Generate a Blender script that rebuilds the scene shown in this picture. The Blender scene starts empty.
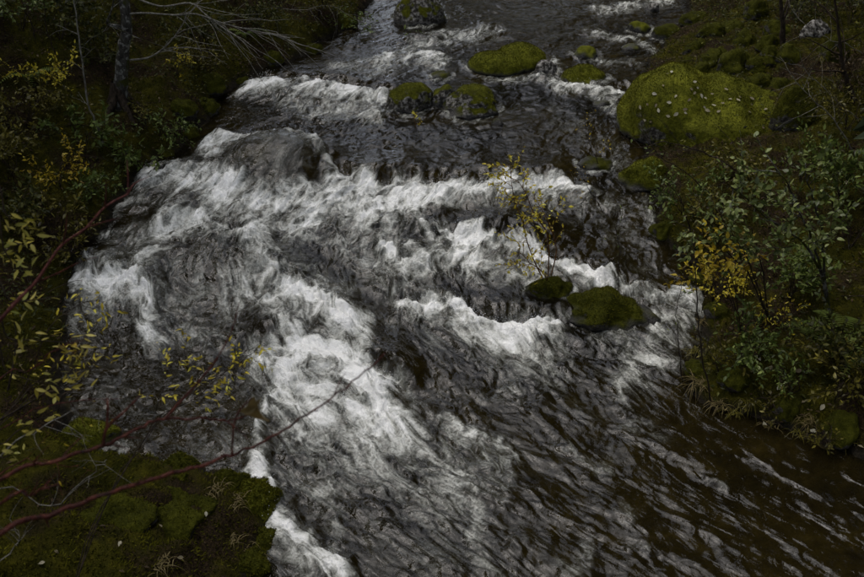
import bpy, math, random
import numpy as np
from mathutils import Vector, Matrix, Quaternion
from mathutils.bvhtree import BVHTree

# ------------------------------------------------------------------ camera, sky, sun, exposure
scene = bpy.context.scene
col = scene.collection
CAM_Z, PITCH, HFOV = 6.0, math.radians(30.0), math.radians(50.0)
cam_data = bpy.data.cameras.new('camera')
cam_data.sensor_width = 36.0
cam_data.lens = 18.0 / math.tan(HFOV / 2)
cam_data.clip_start, cam_data.clip_end = 0.05, 600.0
cam_data.dof.use_dof = True
cam_data.dof.focus_distance = 11.5
cam_data.dof.aperture_fstop = 4.0
cam = bpy.data.objects.new('camera', cam_data)
col.objects.link(cam)
cam.location = (0, 0, CAM_Z)
cam.rotation_euler = (math.radians(90) - PITCH, 0, 0)
scene.camera = cam

SUN_EL, SUN_AZ = math.radians(66), math.radians(300)      # high overcast light over the trunk's bank
world = bpy.data.worlds.new('World')
scene.world = world
world.use_nodes = True
wn = world.node_tree
wn.nodes.clear()
sky = wn.nodes.new('ShaderNodeTexSky')
sky.sky_type = 'NISHITA'
sky.sun_disc = False
sky.sun_elevation, sky.sun_rotation = SUN_EL, SUN_AZ
sky.air_density, sky.dust_density, sky.ozone_density = 1.0, 4.0, 1.0
hs = wn.nodes.new('ShaderNodeHueSaturation')             # cloud cover takes most of the blue out
hs.inputs['Saturation'].default_value = 0.48
bg = wn.nodes.new('ShaderNodeBackground')
bg.inputs['Strength'].default_value = 0.15
wo = wn.nodes.new('ShaderNodeOutputWorld')
wn.links.new(sky.outputs[0], hs.inputs['Color'])
wn.links.new(hs.outputs[0], bg.inputs['Color'])
wn.links.new(bg.outputs[0], wo.inputs['Surface'])

sun_data = bpy.data.lights.new('sun', 'SUN')
sun_data.energy = 0.7
sun_data.angle = math.radians(70)
sun_data.color = (1.0, 0.97, 0.93)
sun = bpy.data.objects.new('sun', sun_data)
col.objects.link(sun)
sdir = Vector((math.sin(SUN_AZ) * math.cos(SUN_EL), math.cos(SUN_AZ) * math.cos(SUN_EL), math.sin(SUN_EL)))
sun.rotation_euler = sdir.to_track_quat('Z', 'Y').to_euler()

vs = scene.view_settings
vs.view_transform, vs.look, vs.gamma, vs.use_curve_mapping = 'Standard', 'None', 1.0, False
vs.exposure = 0.45
scene.cycles.max_bounces = 6
scene.cycles.transparent_max_bounces = 8
scene.cycles.use_denoising = True

# ------------------------------------------------------------------ numeric helpers
rng = np.random.default_rng(7)
f4 = np.float32


def _hash(ix, iy, iz):
    h = (ix.astype(np.uint32) * np.uint32(374761393)) ^ (iy.astype(np.uint32) * np.uint32(668265263)) ^ (iz.astype(np.uint32) * np.uint32(2147483647 - 58))
    h = (h ^ (h >> np.uint32(13))) * np.uint32(1274126177)
    return h ^ (h >> np.uint32(16))


def perlin2(x, y, seed=0):
    x = np.asarray(x, f4) + f4(1000.0); y = np.asarray(y, f4) + f4(1000.0)
    ix, iy = np.floor(x).astype(np.int64), np.floor(y).astype(np.int64)
    fx, fy = (x - ix).astype(f4), (y - iy).astype(f4)
    u, v = fx * fx * fx * (fx * (fx * 6 - 15) + 10), fy * fy * fy * (fy * (fy * 6 - 15) + 10)
    sd = np.full(1, seed, np.int64)
    out = 0
    r = []
    for dx in (0, 1):
        for dy in (0, 1):
            a = _hash(ix + dx, iy + dy, sd).astype(f4) * f4(2 * math.pi / 4294967296.0)
            r.append(np.cos(a) * (fx - dx) + np.sin(a) * (fy - dy))
    a = r[0] * (1 - v) + r[1] * v
    b = r[2] * (1 - v) + r[3] * v
    return (a * (1 - u) + b * u) * f4(1.4)


def perlin3(x, y, z, seed=0):
    P = [np.asarray(t, f4) + f4(500.0 + seed * 17.3) for t in (x, y, z)]
    I = [np.floor(t).astype(np.int64) for t in P]
    F = [(t - i).astype(f4) for t, i in zip(P, I)]
    W = [t * t * t * (t * (t * 6 - 15) + 10) for t in F]
    out = np.zeros_like(F[0])
    for dx in (0, 1):
        for dy in (0, 1):
            for dz in (0, 1):
                h = _hash(I[0] + dx, I[1] + dy, I[2] + dz)
                a = (h & np.uint32(0xffff)).astype(f4) * f4(2 * math.pi / 65536)
                c = (h >> np.uint32(16)).astype(f4) * f4(2 / 65536) - 1
                s = np.sqrt(np.maximum(0, 1 - c * c))
                g = np.cos(a) * s * (F[0] - dx) + np.sin(a) * s * (F[1] - dy) + c * (F[2] - dz)
                w = (W[0] if dx else 1 - W[0]) * (W[1] if dy else 1 - W[1]) * (W[2] if dz else 1 - W[2])
                out += g * w
    return out * f4(1.5)


def fbm2(x, y, oct=4, seed=0, gain=0.5):
    s, a, t = 0, 1.0, 0
    for o in range(oct):
        s = s + a * perlin2(x * 2 ** o, y * 2 ** o, seed + o); t += a; a *= gain
    return s / t * 1.3


def fbm3(x, y, z, oct=4, seed=0, gain=0.5):
    s, a, t = 0, 1.0, 0
    for o in range(oct):
        s = s + a * perlin3(x * 2 ** o, y * 2 ** o, z * 2 ** o, seed + o); t += a; a *= gain
    return s / t * 1.3


def sstep(a, b, x):
    t = np.clip((x - a) / (b - a), 0, 1)
    return t * t * (3 - 2 * t)


# ------------------------------------------------------------------ object helpers
def mesh_np(name, V, F, attrs=None, smooth=True):
    """V (n,3), F: one (m,k) array or a list of such arrays."""
    if not isinstance(F, (list, tuple)):
        F = [F]
    F = [np.asarray(f, np.int32) for f in F if len(f)]
    me = bpy.data.meshes.new(name)
    V = np.asarray(V, f4)
    me.vertices.add(len(V)); me.vertices.foreach_set('co', V.ravel())
    loops = np.concatenate([f.ravel() for f in F])
    tot = np.concatenate([np.full(len(f), f.shape[1], np.int32) for f in F])
    start = np.concatenate([[0], np.cumsum(tot)[:-1]]).astype(np.int32)
    me.loops.add(len(loops)); me.loops.foreach_set('vertex_index', loops)
    me.polygons.add(len(tot)); me.polygons.foreach_set('loop_start', start); me.polygons.foreach_set('loop_total', tot)
    me.polygons.foreach_set('use_smooth', np.full(len(tot), smooth, bool))
    for k, a in (attrs or {}).items():
        a = np.asarray(a, f4)
        if a.ndim == 1:
            me.attributes.new(k, 'FLOAT', 'POINT').data.foreach_set('value', a)
        else:
            me.attributes.new(k, 'FLOAT_VECTOR', 'POINT').data.foreach_set('vector', a.ravel())
    me.update(calc_edges=True)
    return me


def add(name, me, mat=None, parent=None, loc=None):
    o = bpy.data.objects.new(name, me)
    col.objects.link(o)
    if mat is not None and me is not None and len(me.materials) == 0:
        me.materials.append(mat)
    if parent is not None:
        o.parent = parent
    if loc is not None:
        o.location = loc
    return o


def tag(o, label=None, cat=None, group=None, kind=None):
    for k, v in (('label', label), ('category', cat), ('group', group), ('kind', kind)):
        if v:
            o[k] = v
    return o


# ------------------------------------------------------------------ photograph geometry: pixel -> ray -> place
FPX = 432.0 / math.tan(HFOV / 2)
CP, SP = math.cos(PITCH), math.sin(PITCH)


def ray(px, py):
    a, b = (px - 432.0) / FPX, (288.5 - py) / FPX
    return np.array([a, CP + b * SP, -SP + b * CP])


WY = [-20, 5, 7.5, 8.6, 9.6, 11.0, 12.2, 13.5, 15.0, 18.0, 24.0, 60.0, 120.0]
WZ = [0, 0, 0.08, 0.17, 0.30, 0.62, 0.86, 1.06, 1.20, 1.42, 1.72, 3.2, 6.0]


def W(y):
    return np.interp(y, WY, WZ)


def at_water(px, py):
    d = ray(px, py); t = 4.0
    for _ in range(60):
        t = (W(t * d[1]) - CAM_Z) / d[2]
    return np.array([d[0] * t, d[1] * t, W(t * d[1])])


def at_y(px, py, y):
    d = ray(px, py); t = y / d[1]
    return np.array([d[0] * t, y, CAM_Z + d[2] * t])


def mpp(p):
    """metres per pixel of the photograph at a place"""
    return float(np.dot(np.asarray(p) - np.array([0, 0, CAM_Z]), [0, CP, -SP])) / FPX


LEFT_PX = [(372, 0), (345, 30), (300, 60), (262, 74), (225, 95), (200, 130), (178, 155), (140, 175), (118, 205), (100, 240), (75, 268),
           (62, 300), (66, 350), (55, 400), (66, 436), (130, 458), (215, 470), (266, 496), (276, 515), (258, 552), (250, 577)]
RIGHT_PX = [(690, 0), (676, 30), (650, 58), (640, 100), (645, 150), (652, 190), (658, 235), (690, 265), (704, 300), (702, 340),
            (686, 370), (692, 395), (730, 413), (790, 430), (864, 458)]
LW = np.array([at_water(*p) for p in LEFT_PX]); LW = LW[np.argsort(LW[:, 1])]
RW = np.array([at_water(*p) for p in RIGHT_PX]); RW = RW[np.argsort(RW[:, 1])]
LYs = np.concatenate([[-20, 3.0, 4.6], LW[:, 1], [24, 40, 120]])
LXs = np.concatenate([[-1.6, -1.6, -1.5], LW[:, 0], [-1.2, -9.0, -50.0]])
RYs = np.concatenate([[-20, 5.2, 6.2], RW[:, 1], [24, 40, 120]])
RXs = np.concatenate([[60, 60, 9.0], RW[:, 0], [5.6, -1.5, -40.0]])


def river_d(x, y):
    """signed distance to the waterline, positive on land; also which side"""
    w = 0.12 * perlin2(x * 1.7, y * 1.7, 31) + 0.07 * perlin2(x * 5, y * 5, 32) + 0.03 * perlin2(x * 12, y * 12, 33)
    dl = np.interp(y, LYs, LXs) - x
    dr = x - np.interp(y, RYs, RXs)
    # a waterline that runs across the view has its true distance shortened
    sl = np.gradient(LXs, LYs); sr = np.gradient(RXs, RYs)
    dl = dl / np.sqrt(1 + np.clip(np.interp(y, LYs, sl), -3, 3) ** 2)
    dr = dr / np.sqrt(1 + np.clip(np.interp(y, RYs, sr), -3, 3) ** 2)
    d = np.maximum(dl, dr)
    return d + w, dl > dr


def ground_h(x, y):
    x = np.asarray(x, float); y = np.asarray(y, float)
    d, left = river_d(x, y)
    dp = np.maximum(d, 0)
    near = sstep(8.2, 6.2, y)
    slope_l = (0.28 + 0.20 * near) * (1 - np.exp(-dp / (0.25 + 0.45 * near))) + 0.30 * dp + 0.30 * np.maximum(dp - 1.2, 0)
    slope_r = 0.14 * (1 - np.exp(-dp / 0.25)) + 0.20 * dp + 0.22 * np.maximum(dp - 3.0, 0)
    # the near mound on the left stays low
    slope_l = slope_l * (1 - 0.30 * near)
    far = np.clip(dp - 14, 0, None)
    h = W(y) + np.where(left, slope_l, slope_r) - 0.35 * far * np.where(left, 1, 0)
    lump = sstep(0.0, 0.6, dp)
    h = h + lump * (0.17 * fbm2(x * 0.9, y * 0.9, 3, 40) + 0.10 * np.abs(perlin2(x * 2.3, y * 2.3, 45)) + 0.05 * perlin2(x * 5.1, y * 5.1, 46))
    h = h + sstep(-0.1, 0.3, d) * (0.025 * perlin2(x * 9, y * 9, 47) + 0.015 * perlin2(x * 17, y * 17, 48))
    h = h + near * left * lump * 0.10 * np.abs(perlin2(x * 3.2, y * 3.2, 58))
    bed = -0.42 * sstep(0.0, 1.0, -d) - 0.03 * sstep(0, .1, -d) + 0.07 * fbm2(x * 2.5, y * 2.5, 3, 50)
    h = np.where(d < 0, W(y) + bed, h)
    # the embankment the picture was taken from
    emb = 4.35 - 1.28 * np.clip(y - 0.9 + 0.10 * perlin2(x * 1.2, y * 1.2, 55), 0, None) + 0.05 * fbm2(x * 2, y * 2, 3, 56)
    emb = np.where(y < 0.9, 4.35 + 0.03 * fbm2(x * 2, y * 2, 3, 56), emb)
    return np.maximum(h, emb)


def at_ground(px, py, lift=0.0):
    d = ray(px, py)
    t = np.arange(3.0, 60.0, 0.02)
    P = d[None, :] * t[:, None]; P[:, 2] += CAM_Z
    g = np.maximum(ground_h(P[:, 0], P[:, 1]), W(P[:, 1]) - 0.05)
    k = np.argmax(P[:, 2] < g)
    return np.array([P[k, 0], P[k, 1], g[k] + lift])


# ------------------------------------------------------------------ materials
def new_mat(name):
    m = bpy.data.materials.new(name)
    m.use_nodes = True
    nt = m.node_tree
    nt.nodes.clear()
    out = nt.nodes.new('ShaderNodeOutputMaterial')
    return m, nt, out


class NT:
    """small node-graph writer"""
    def __init__(s, nt):
        s.nt = nt

    def n(s, t, ins=None, **kw):
        nd = s.nt.nodes.new(t)
        for k, v in kw.items():
            setattr(nd, k, v)
        for k, v in (ins or {}).items():
            if isinstance(v, bpy.types.NodeSocket):
                s.nt.links.new(v, nd.inputs[k])
            else:
                nd.inputs[k].default_value = v
        return nd

    def noise(s, vec, scale, detail=4, rough=0.55, dist=0.0):
        ins = {'Scale': scale, 'Detail': detail, 'Roughness': rough, 'Distortion': dist}
        if vec is not None:
            ins['Vector'] = vec
        return s.n('ShaderNodeTexNoise', ins).outputs['Fac']

    def ramp(s, fac, stops):
        r = s.n('ShaderNodeValToRGB', {'Fac': fac})
        e = r.color_ramp.elements
        while len(e) < len(stops):
            e.new(0.5)
        for i, (p, c) in enumerate(stops):
            e[i].position = p
            e[i].color = (*c, 1) if len(c) == 3 else c
        return r.outputs['Color']

    def maprange(s, v, a, b, c=0.0, d=1.0):
        return s.n('ShaderNodeMapRange', {'Value': v, 'From Min': a, 'From Max': b, 'To Min': c, 'To Max': d}, interpolation_type='SMOOTHSTEP').outputs['Result']

    def math(s, op, a, b=0.0):
        return s.n('ShaderNodeMath', {0: a, 1: b}, operation=op).outputs[0]

    def mix(s, f, a, b):
        nd = s.n('ShaderNodeMix', data_type='RGBA')
        for k, v in ((0, f), (6, a), (7, b)):
            if isinstance(v, bpy.types.NodeSocket):
                s.nt.links.new(v, nd.inputs[k])
            elif k == 0:
                nd.inputs[0].default_value = v
            else:
                nd.inputs[k].default_value = (*v, 1)
        return nd.outputs[2]

    def attr(s, name, out='Fac'):
        return s.n('ShaderNodeAttribute', attribute_name=name).outputs[out]

    def bump(s, h, strength, dist):
        return s.n('ShaderNodeBump', {'Height': h, 'Strength': strength, 'Distance': dist}).outputs['Normal']

    def bsdf(s, color, rough=0.8, normal=None, spec=0.3):
        ins = {'Base Color': color if isinstance(color, bpy.types.NodeSocket) else (*color, 1), 'Roughness': rough, 'Specular IOR Level': spec}
        if normal is not None:
            ins['Normal'] = normal
        return s.n('ShaderNodeBsdfPrincipled', ins).outputs[0]

    def out(s, o, shader):
        s.nt.links.new(shader, o.inputs['Surface'])


MOSS_DARK, MOSS_MID, MOSS_BRIGHT = (0.014, 0.016, 0.002), (0.050, 0.054, 0.005), (0.100, 0.104, 0.009)  # dark, middle and bright moss tones, mixed by noise


def mat_ground():
    m, nt, o = new_mat('forest_floor')
    g = NT(nt)
    pos = g.n('ShaderNodeNewGeometry').outputs['Position']
    land = g.attr('land')
    n1 = g.noise(pos, 1.1, 4)
    n2 = g.noise(pos, 7, 5, 0.65)
    n3 = g.noise(pos, 45, 3, 0.6)
    moss = g.ramp(n2, [(0.30, MOSS_DARK), (0.52, (0.028, 0.026, 0.003)), (0.75, (0.062, 0.056, 0.005))])
    litter = g.ramp(n3, [(0.3, (0.008, 0.006, 0.004)), (0.55, (0.022, 0.015, 0.008)), (0.75, (0.05, 0.034, 0.016))])
    c = g.mix(g.maprange(n1, 0.47, 0.61), moss, litter)
    bed = g.ramp(g.noise(pos, 4.5, 4, 0.6), [(0.3, (0.022, 0.017, 0.007)), (0.55, (0.085, 0.068, 0.025)), (0.72, (0.16, 0.13, 0.058))])
    wetrock = g.ramp(g.noise(pos, 14, 5, 0.7), [(0.35, (0.005, 0.005, 0.004)), (0.7, (0.022, 0.018, 0.012))])
    c = g.mix(g.maprange(land, 0.02, 0.14), wetrock, c)
    c = g.mix(g.maprange(land, -0.12, 0.0), bed, c)
    h = g.math('ADD', g.math('MULTIPLY', n2, 0.6), g.math('MULTIPLY', n3, 0.4))
    g.out(o, g.bsdf(c, 0.95, g.bump(h, 0.9, 0.06), 0.05))
    return m


def mat_boulder(name, rock_amt, pale, moss_gain=1.0):  # the last factor scales all moss tones alike
    """moss-covered rock: bare stone shows low on the sides and in patches"""
    m, nt, o = new_mat(name)
    g = NT(nt)
    tc = g.n('ShaderNodeTexCoord').outputs['Object']
    nz = g.n('ShaderNodeSeparateXYZ', {0: g.n('ShaderNodeNewGeometry').outputs['Normal']}).outputs['Z']
    n1 = g.noise(tc, 3.0, 4)
    n2 = g.noise(tc, 16, 5, 0.65)
    n3 = g.noise(tc, 70, 3, 0.6)
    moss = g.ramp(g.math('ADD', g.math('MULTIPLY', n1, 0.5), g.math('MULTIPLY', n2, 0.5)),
                  [(0.34, tuple(c * moss_gain for c in MOSS_DARK)), (0.50, tuple(c * moss_gain for c in MOSS_MID)), (0.66, tuple(c * moss_gain for c in MOSS_BRIGHT))])
    moss = g.mix(g.maprange(n3, 0.45, 0.75, 0, 0.45), moss, tuple(c * moss_gain for c in (0.12, 0.12, 0.02)))
    rock = g.ramp(n2, [(0.32, (0.014, 0.013, 0.011)), (0.47, (0.045, 0.042, 0.036)), (0.58, tuple(c * pale for c in (0.26, 0.25, 0.23))), (0.8, tuple(c * pale for c in (0.46, 0.45, 0.42)))])
    cover = g.math('ADD', g.math('MULTIPLY', nz, 0.75), g.math('MULTIPLY', g.math('SUBTRACT', n1, 0.5), 1.7))
    f = g.maprange(cover, rock_amt - 0.08, rock_amt + 0.1)
    c = g.mix(f, rock, moss)
    wet = g.attr('wet')
    c = g.mix(wet, c, (0.010, 0.009, 0.007))
    h = g.math('ADD', g.math('MULTIPLY', n2, 0.5), g.math('MULTIPLY', n3, 0.5))
    ro = g.n('ShaderNodeMapRange', {'Value': wet, 'To Min': 0.9, 'To Max': 0.25}).outputs[0]
    g.out(o, g.bsdf(c, ro, g.bump(h, 0.8, 0.04), g.n('ShaderNodeMapRange', {'Value': wet, 'To Min': 0.05, 'To Max': 0.5}).outputs[0]))
    return m


def mat_moss_blades():
    m, nt, o = new_mat('moss_blades')
    g = NT(nt)
    c = g.ramp(g.attr('var'), [(0.0, (0.026, 0.028, 0.003)), (0.6, (0.075, 0.072, 0.006)), (1.0, (0.155, 0.145, 0.013))])
    g.out(o, g.bsdf(c, 0.95, None, 0.04))
    return m


def mat_water():
    m, nt, o = new_mat('stream_water')
    g = NT(nt)
    flow = g.attr('flow', 'Vector')
    pos = g.n('ShaderNodeNewGeometry').outputs['Position']
    foam0 = g.attr('foam')
    # threads, bubbles and streaks in the broken water
    n1 = g.noise(flow, 6.5, 3, 0.6, 0.6)
    n2 = g.noise(pos, 12, 3, 0.6, 1.0)
    n3 = g.noise(pos, 42, 2, 0.6, 0.2)
    rid1 = g.math('SUBTRACT', 1.0, g.math('MULTIPLY', g.math('ABSOLUTE', g.math('SUBTRACT', n1, 0.5)), 5.0))
    rid2 = g.math('SUBTRACT', 1.0, g.math('MULTIPLY', g.math('ABSOLUTE', g.math('SUBTRACT', n2, 0.5)), 4.6))
    lace = g.math('ADD', g.math('ADD', g.math('MULTIPLY', rid1, 0.46), g.math('MULTIPLY', rid2, 0.24)), g.math('ADD', g.math('MULTIPLY', g.math('SUBTRACT', n3, 0.5), 0.36), -0.40))
    amp = g.math('MULTIPLY', g.maprange(foam0, 0.02, 0.26, 0.12, 0.80), g.math('SUBTRACT', 1.0, g.math('MULTIPLY', g.attr('slick'), 0.60)))
    air = g.math('ADD', foam0, g.math('MULTIPLY', lace, amp))
    milky = g.maprange(air, 0.13, 0.92)
    foam = g.maprange(air, 0.52, 1.16)
    hb = g.math('ADD', g.math('ADD', g.math('MULTIPLY', g.noise(flow, 7, 2, 0.5, 0.4), 0.55), g.math('MULTIPLY', g.noise(pos, 6.0, 1, 0.5, 0.5), 0.55)), g.math('ADD', g.math('MULTIPLY', n2, 0.20), g.math('MULTIPLY', n3, 0.02)))
    nrm = g.bump(hb, 0.60, 0.06)
    nfoam = g.bump(g.math('ADD', g.math('MULTIPLY', lace, 0.38), g.math('MULTIPLY', n3, 0.06)), 0.8, 0.07)
    # brown water over the bed, milky where air is beaten into it
    body_c = g.mix(milky, (0.014, 0.011, 0.005), (0.28, 0.285, 0.25))
    body = g.n('ShaderNodeBsdfDiffuse', {'Color': body_c, 'Normal': nfoam}).outputs[0]
    see = g.n('ShaderNodeBsdfTransparent', {'Color': (0.54, 0.51, 0.33, 1)}).outputs[0]
    inner = g.n('ShaderNodeMixShader', {0: g.math('ADD', 0.30, g.math('MULTIPLY', milky, 0.70)), 1: see, 2: body}).outputs[0]
    gl = g.n('ShaderNodeBsdfGlossy', {'Color': (1, 1, 1, 1), 'Roughness': 0.03, 'Normal': nrm}).outputs[0]
    fr = g.n('ShaderNodeFresnel', {'IOR': 1.333, 'Normal': nrm}).outputs[0]
    water = g.n('ShaderNodeMixShader', {0: fr, 1: inner, 2: gl}).outputs[0]
    fc = g.mix(foam, (0.60, 0.61, 0.55), (0.90, 0.90, 0.87))
    froth = g.n('ShaderNodeBsdfPrincipled', {'Base Color': fc, 'Roughness': 0.5, 'Normal': nfoam, 'Specular IOR Level': 0.3}).outputs[0]
    g.out(o, g.n('ShaderNodeMixShader', {0: foam, 1: water, 2: froth}).outputs[0])
    return m


M_GROUND = mat_ground()
M_WATER = mat_water()
M_MOSSB = mat_moss_blades()
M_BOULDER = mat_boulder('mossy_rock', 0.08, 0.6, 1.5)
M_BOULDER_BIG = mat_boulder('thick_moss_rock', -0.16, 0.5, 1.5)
M_BOULDER_PALE = mat_boulder('lichened_rock', 0.36, 0.8)
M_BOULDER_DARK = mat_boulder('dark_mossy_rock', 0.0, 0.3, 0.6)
M_BOULDER_BARE = mat_boulder('bare_grey_rock', 0.95, 1.0)

# ------------------------------------------------------------------ terrain: one sheet, bed and banks and slopes
def axis(lo, hi, step, far_lo, far_hi, grow=1.13):
    a = list(np.arange(lo, hi, step))
    s, x = step, a[-1]
    while x < far_hi:
        s = min(s * grow, 8); x += s; a.append(x)
    s, x = step, a[0]
    b = []
    while x > far_lo:
        s = min(s * grow, 8); x -= s; b.append(x)
    return np.array(b[::-1] + a)


def grid_faces(nx, ny):
    i = np.arange(ny - 1)[:, None] * nx + np.arange(nx - 1)[None, :]
    return np.stack([i, i + 1, i + 1 + nx, i + nx], -1).reshape(-1, 4)


gx, gy = axis(-9.5, 9.5, 0.05, -140, 140), axis(1.0, 20.5, 0.05, -60, 160)
GX, GY = np.meshgrid(gx, gy)
GH = ground_h(GX.ravel(), GY.ravel())
land, _ = river_d(GX.ravel(), GY.ravel())
gv = np.stack([GX.ravel(), GY.ravel(), GH], 1)
ground = add('ground', mesh_np('ground', gv, grid_faces(len(gx), len(gy)), {'land': land}), M_GROUND)
tag(ground, kind='structure')

# ------------------------------------------------------------------ the stream
wx = np.arange(-7.2, 7.6, 0.0155)
ys, y = [], 3.2
while y < 21:
    ys.append(y); y += 0.0125 + 0.00105 * max(y - 4, 0)
step = ys[-1] - ys[-2]
while y < 110:
    ys.append(y); y += step; step = min(step * 1.12, 3)
wy = np.array(ys)
X, Y = np.meshgrid(wx, wy)
X, Y = X.ravel(), Y.ravel()
nx, ny = len(wx), len(wy)
D, _ = river_d(X, Y)
F = grid_faces(nx, ny)
keepv = (D < 0.30)
F = F[keepv[F].any(1)]
used = np.zeros(nx * ny, bool); used[F.ravel()] = True
remap = np.cumsum(used) - 1
X, Y, D = X[used], Y[used], D[used]
F = remap[F]

# the current's centre line: noise is drawn out along it
CL = np.array([at_water(*p) for p in [(600, 577), (470, 480), (400, 400), (350, 330), (335, 270), (360, 210), (420, 150), (480, 90), (560, 30), (570, 0)]])
CL = CL[np.argsort(CL[:, 1])]
UX = X - np.interp(Y, np.concatenate([[3.0], CL[:, 1], [40]]), np.concatenate([[2.6], CL[:, 0], [3.5]]))
VY = Y

# crests of the ledges the water drops over (photograph pixels): height, pool length
LEDGES = [
    ([(330, 160), (365, 172), (400, 172), (450, 171), (500, 173), (560, 172)], 0.15, 0.9),
    ([(430, 226), (480, 228), (540, 244), (610, 274)], 0.13, 0.8),
    ([(385, 284), (440, 292), (500, 306), (575, 312)], 0.11, 0.8),
    ([(250, 330), (310, 331), (360, 345), (405, 372)], 0.19, 1.0),
    ([(76, 264), (125, 268), (165, 296)], 0.13, 0.7),
    ([(232, 70), (320, 76), (392, 84)], 0.10, 0.8),
    ([(385, 42), (430, 38), (495, 25)], 0.09, 0.8),
    ([(135, 234), (190, 214), (262, 236)], 0.12, 0.6),
    ([(240, 246), (300, 276), (350, 318)], 0.10, 0.6),
    ([(545, 68), (580, 80), (628, 84)], 0.08, 0.6),
    ([(610, 276), (650, 288), (706, 300)], 0.09, 0.6),
    ([(375, 232), (405, 250), (435, 262)], 0.09, 0.5),
    ([(160, 166), (200, 170), (240, 182)], 0.10, 0.6),
    ([(232, 446), (262, 452), (290, 470)], 0.06, 0.5),
    ([(560, 330), (600, 340), (660, 352)], 0.05, 0.5),
]
H = W(Y)
for pts, A, L in LEDGES:
    P = np.array([at_water(*p) for p in pts]); P = P[np.argsort(P[:, 0])]
    wob = 0.10 * perlin2(X * 2.2, Y * 0.3, 61) + 0.05 * perlin2(X * 6, Y * 0.8, 62)
    s = np.interp(X, P[:, 0], P[:, 1]) - Y + wob
    e = 0.35
    side = sstep(P[0, 0] - e, P[0, 0] + 0.15, X) * sstep(P[-1, 0] + e, P[-1, 0] - 0.15, X)
    up = np.exp(-(np.minimum(s, 0) / 0.55) ** 2)
    down = np.cos(np.clip(s / 0.38, 0, 1) * math.pi)
    tail = np.where(s > 0.38, -np.exp(-((s - 0.38) / (0.45 * L)) ** 2), 0)
    prof = np.where(s < 0, up, np.where(s < 0.38, down, tail))
    boil = np.where(s > 0.3, 0.95 * np.exp(-((s - 0.62 * L) / 0.20) ** 2), 0)
    H = H + 0.8 * A * side * (prof + boil) * (0.8 + 0.5 * perlin2(X * 1.6, Y * 0.2, 63))


def bump_px(px, py, rx, ry, h, p=2.0):
    c = at_water(px, py)
    r = np.sqrt(((X - c[0]) / rx) ** 2 + ((Y - c[1]) / ry) ** 2)
    return h * np.exp(-r ** p)


H = H + bump_px(277, 172, 0.76, 0.64, 0.50, 2.8)          # the smooth dome of water over a sunken rock
H = H + bump_px(225, 143, 0.35, 0.3, 0.16) + bump_px(520, 232, 0.8, 0.35, 0.10) + bump_px(300, 95, .7, .4, .08)
H = H + bump_px(215, 262, 0.75, 0.55, 0.20, 2.5) + bump_px(118, 300, .5, .5, .08)

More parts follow.
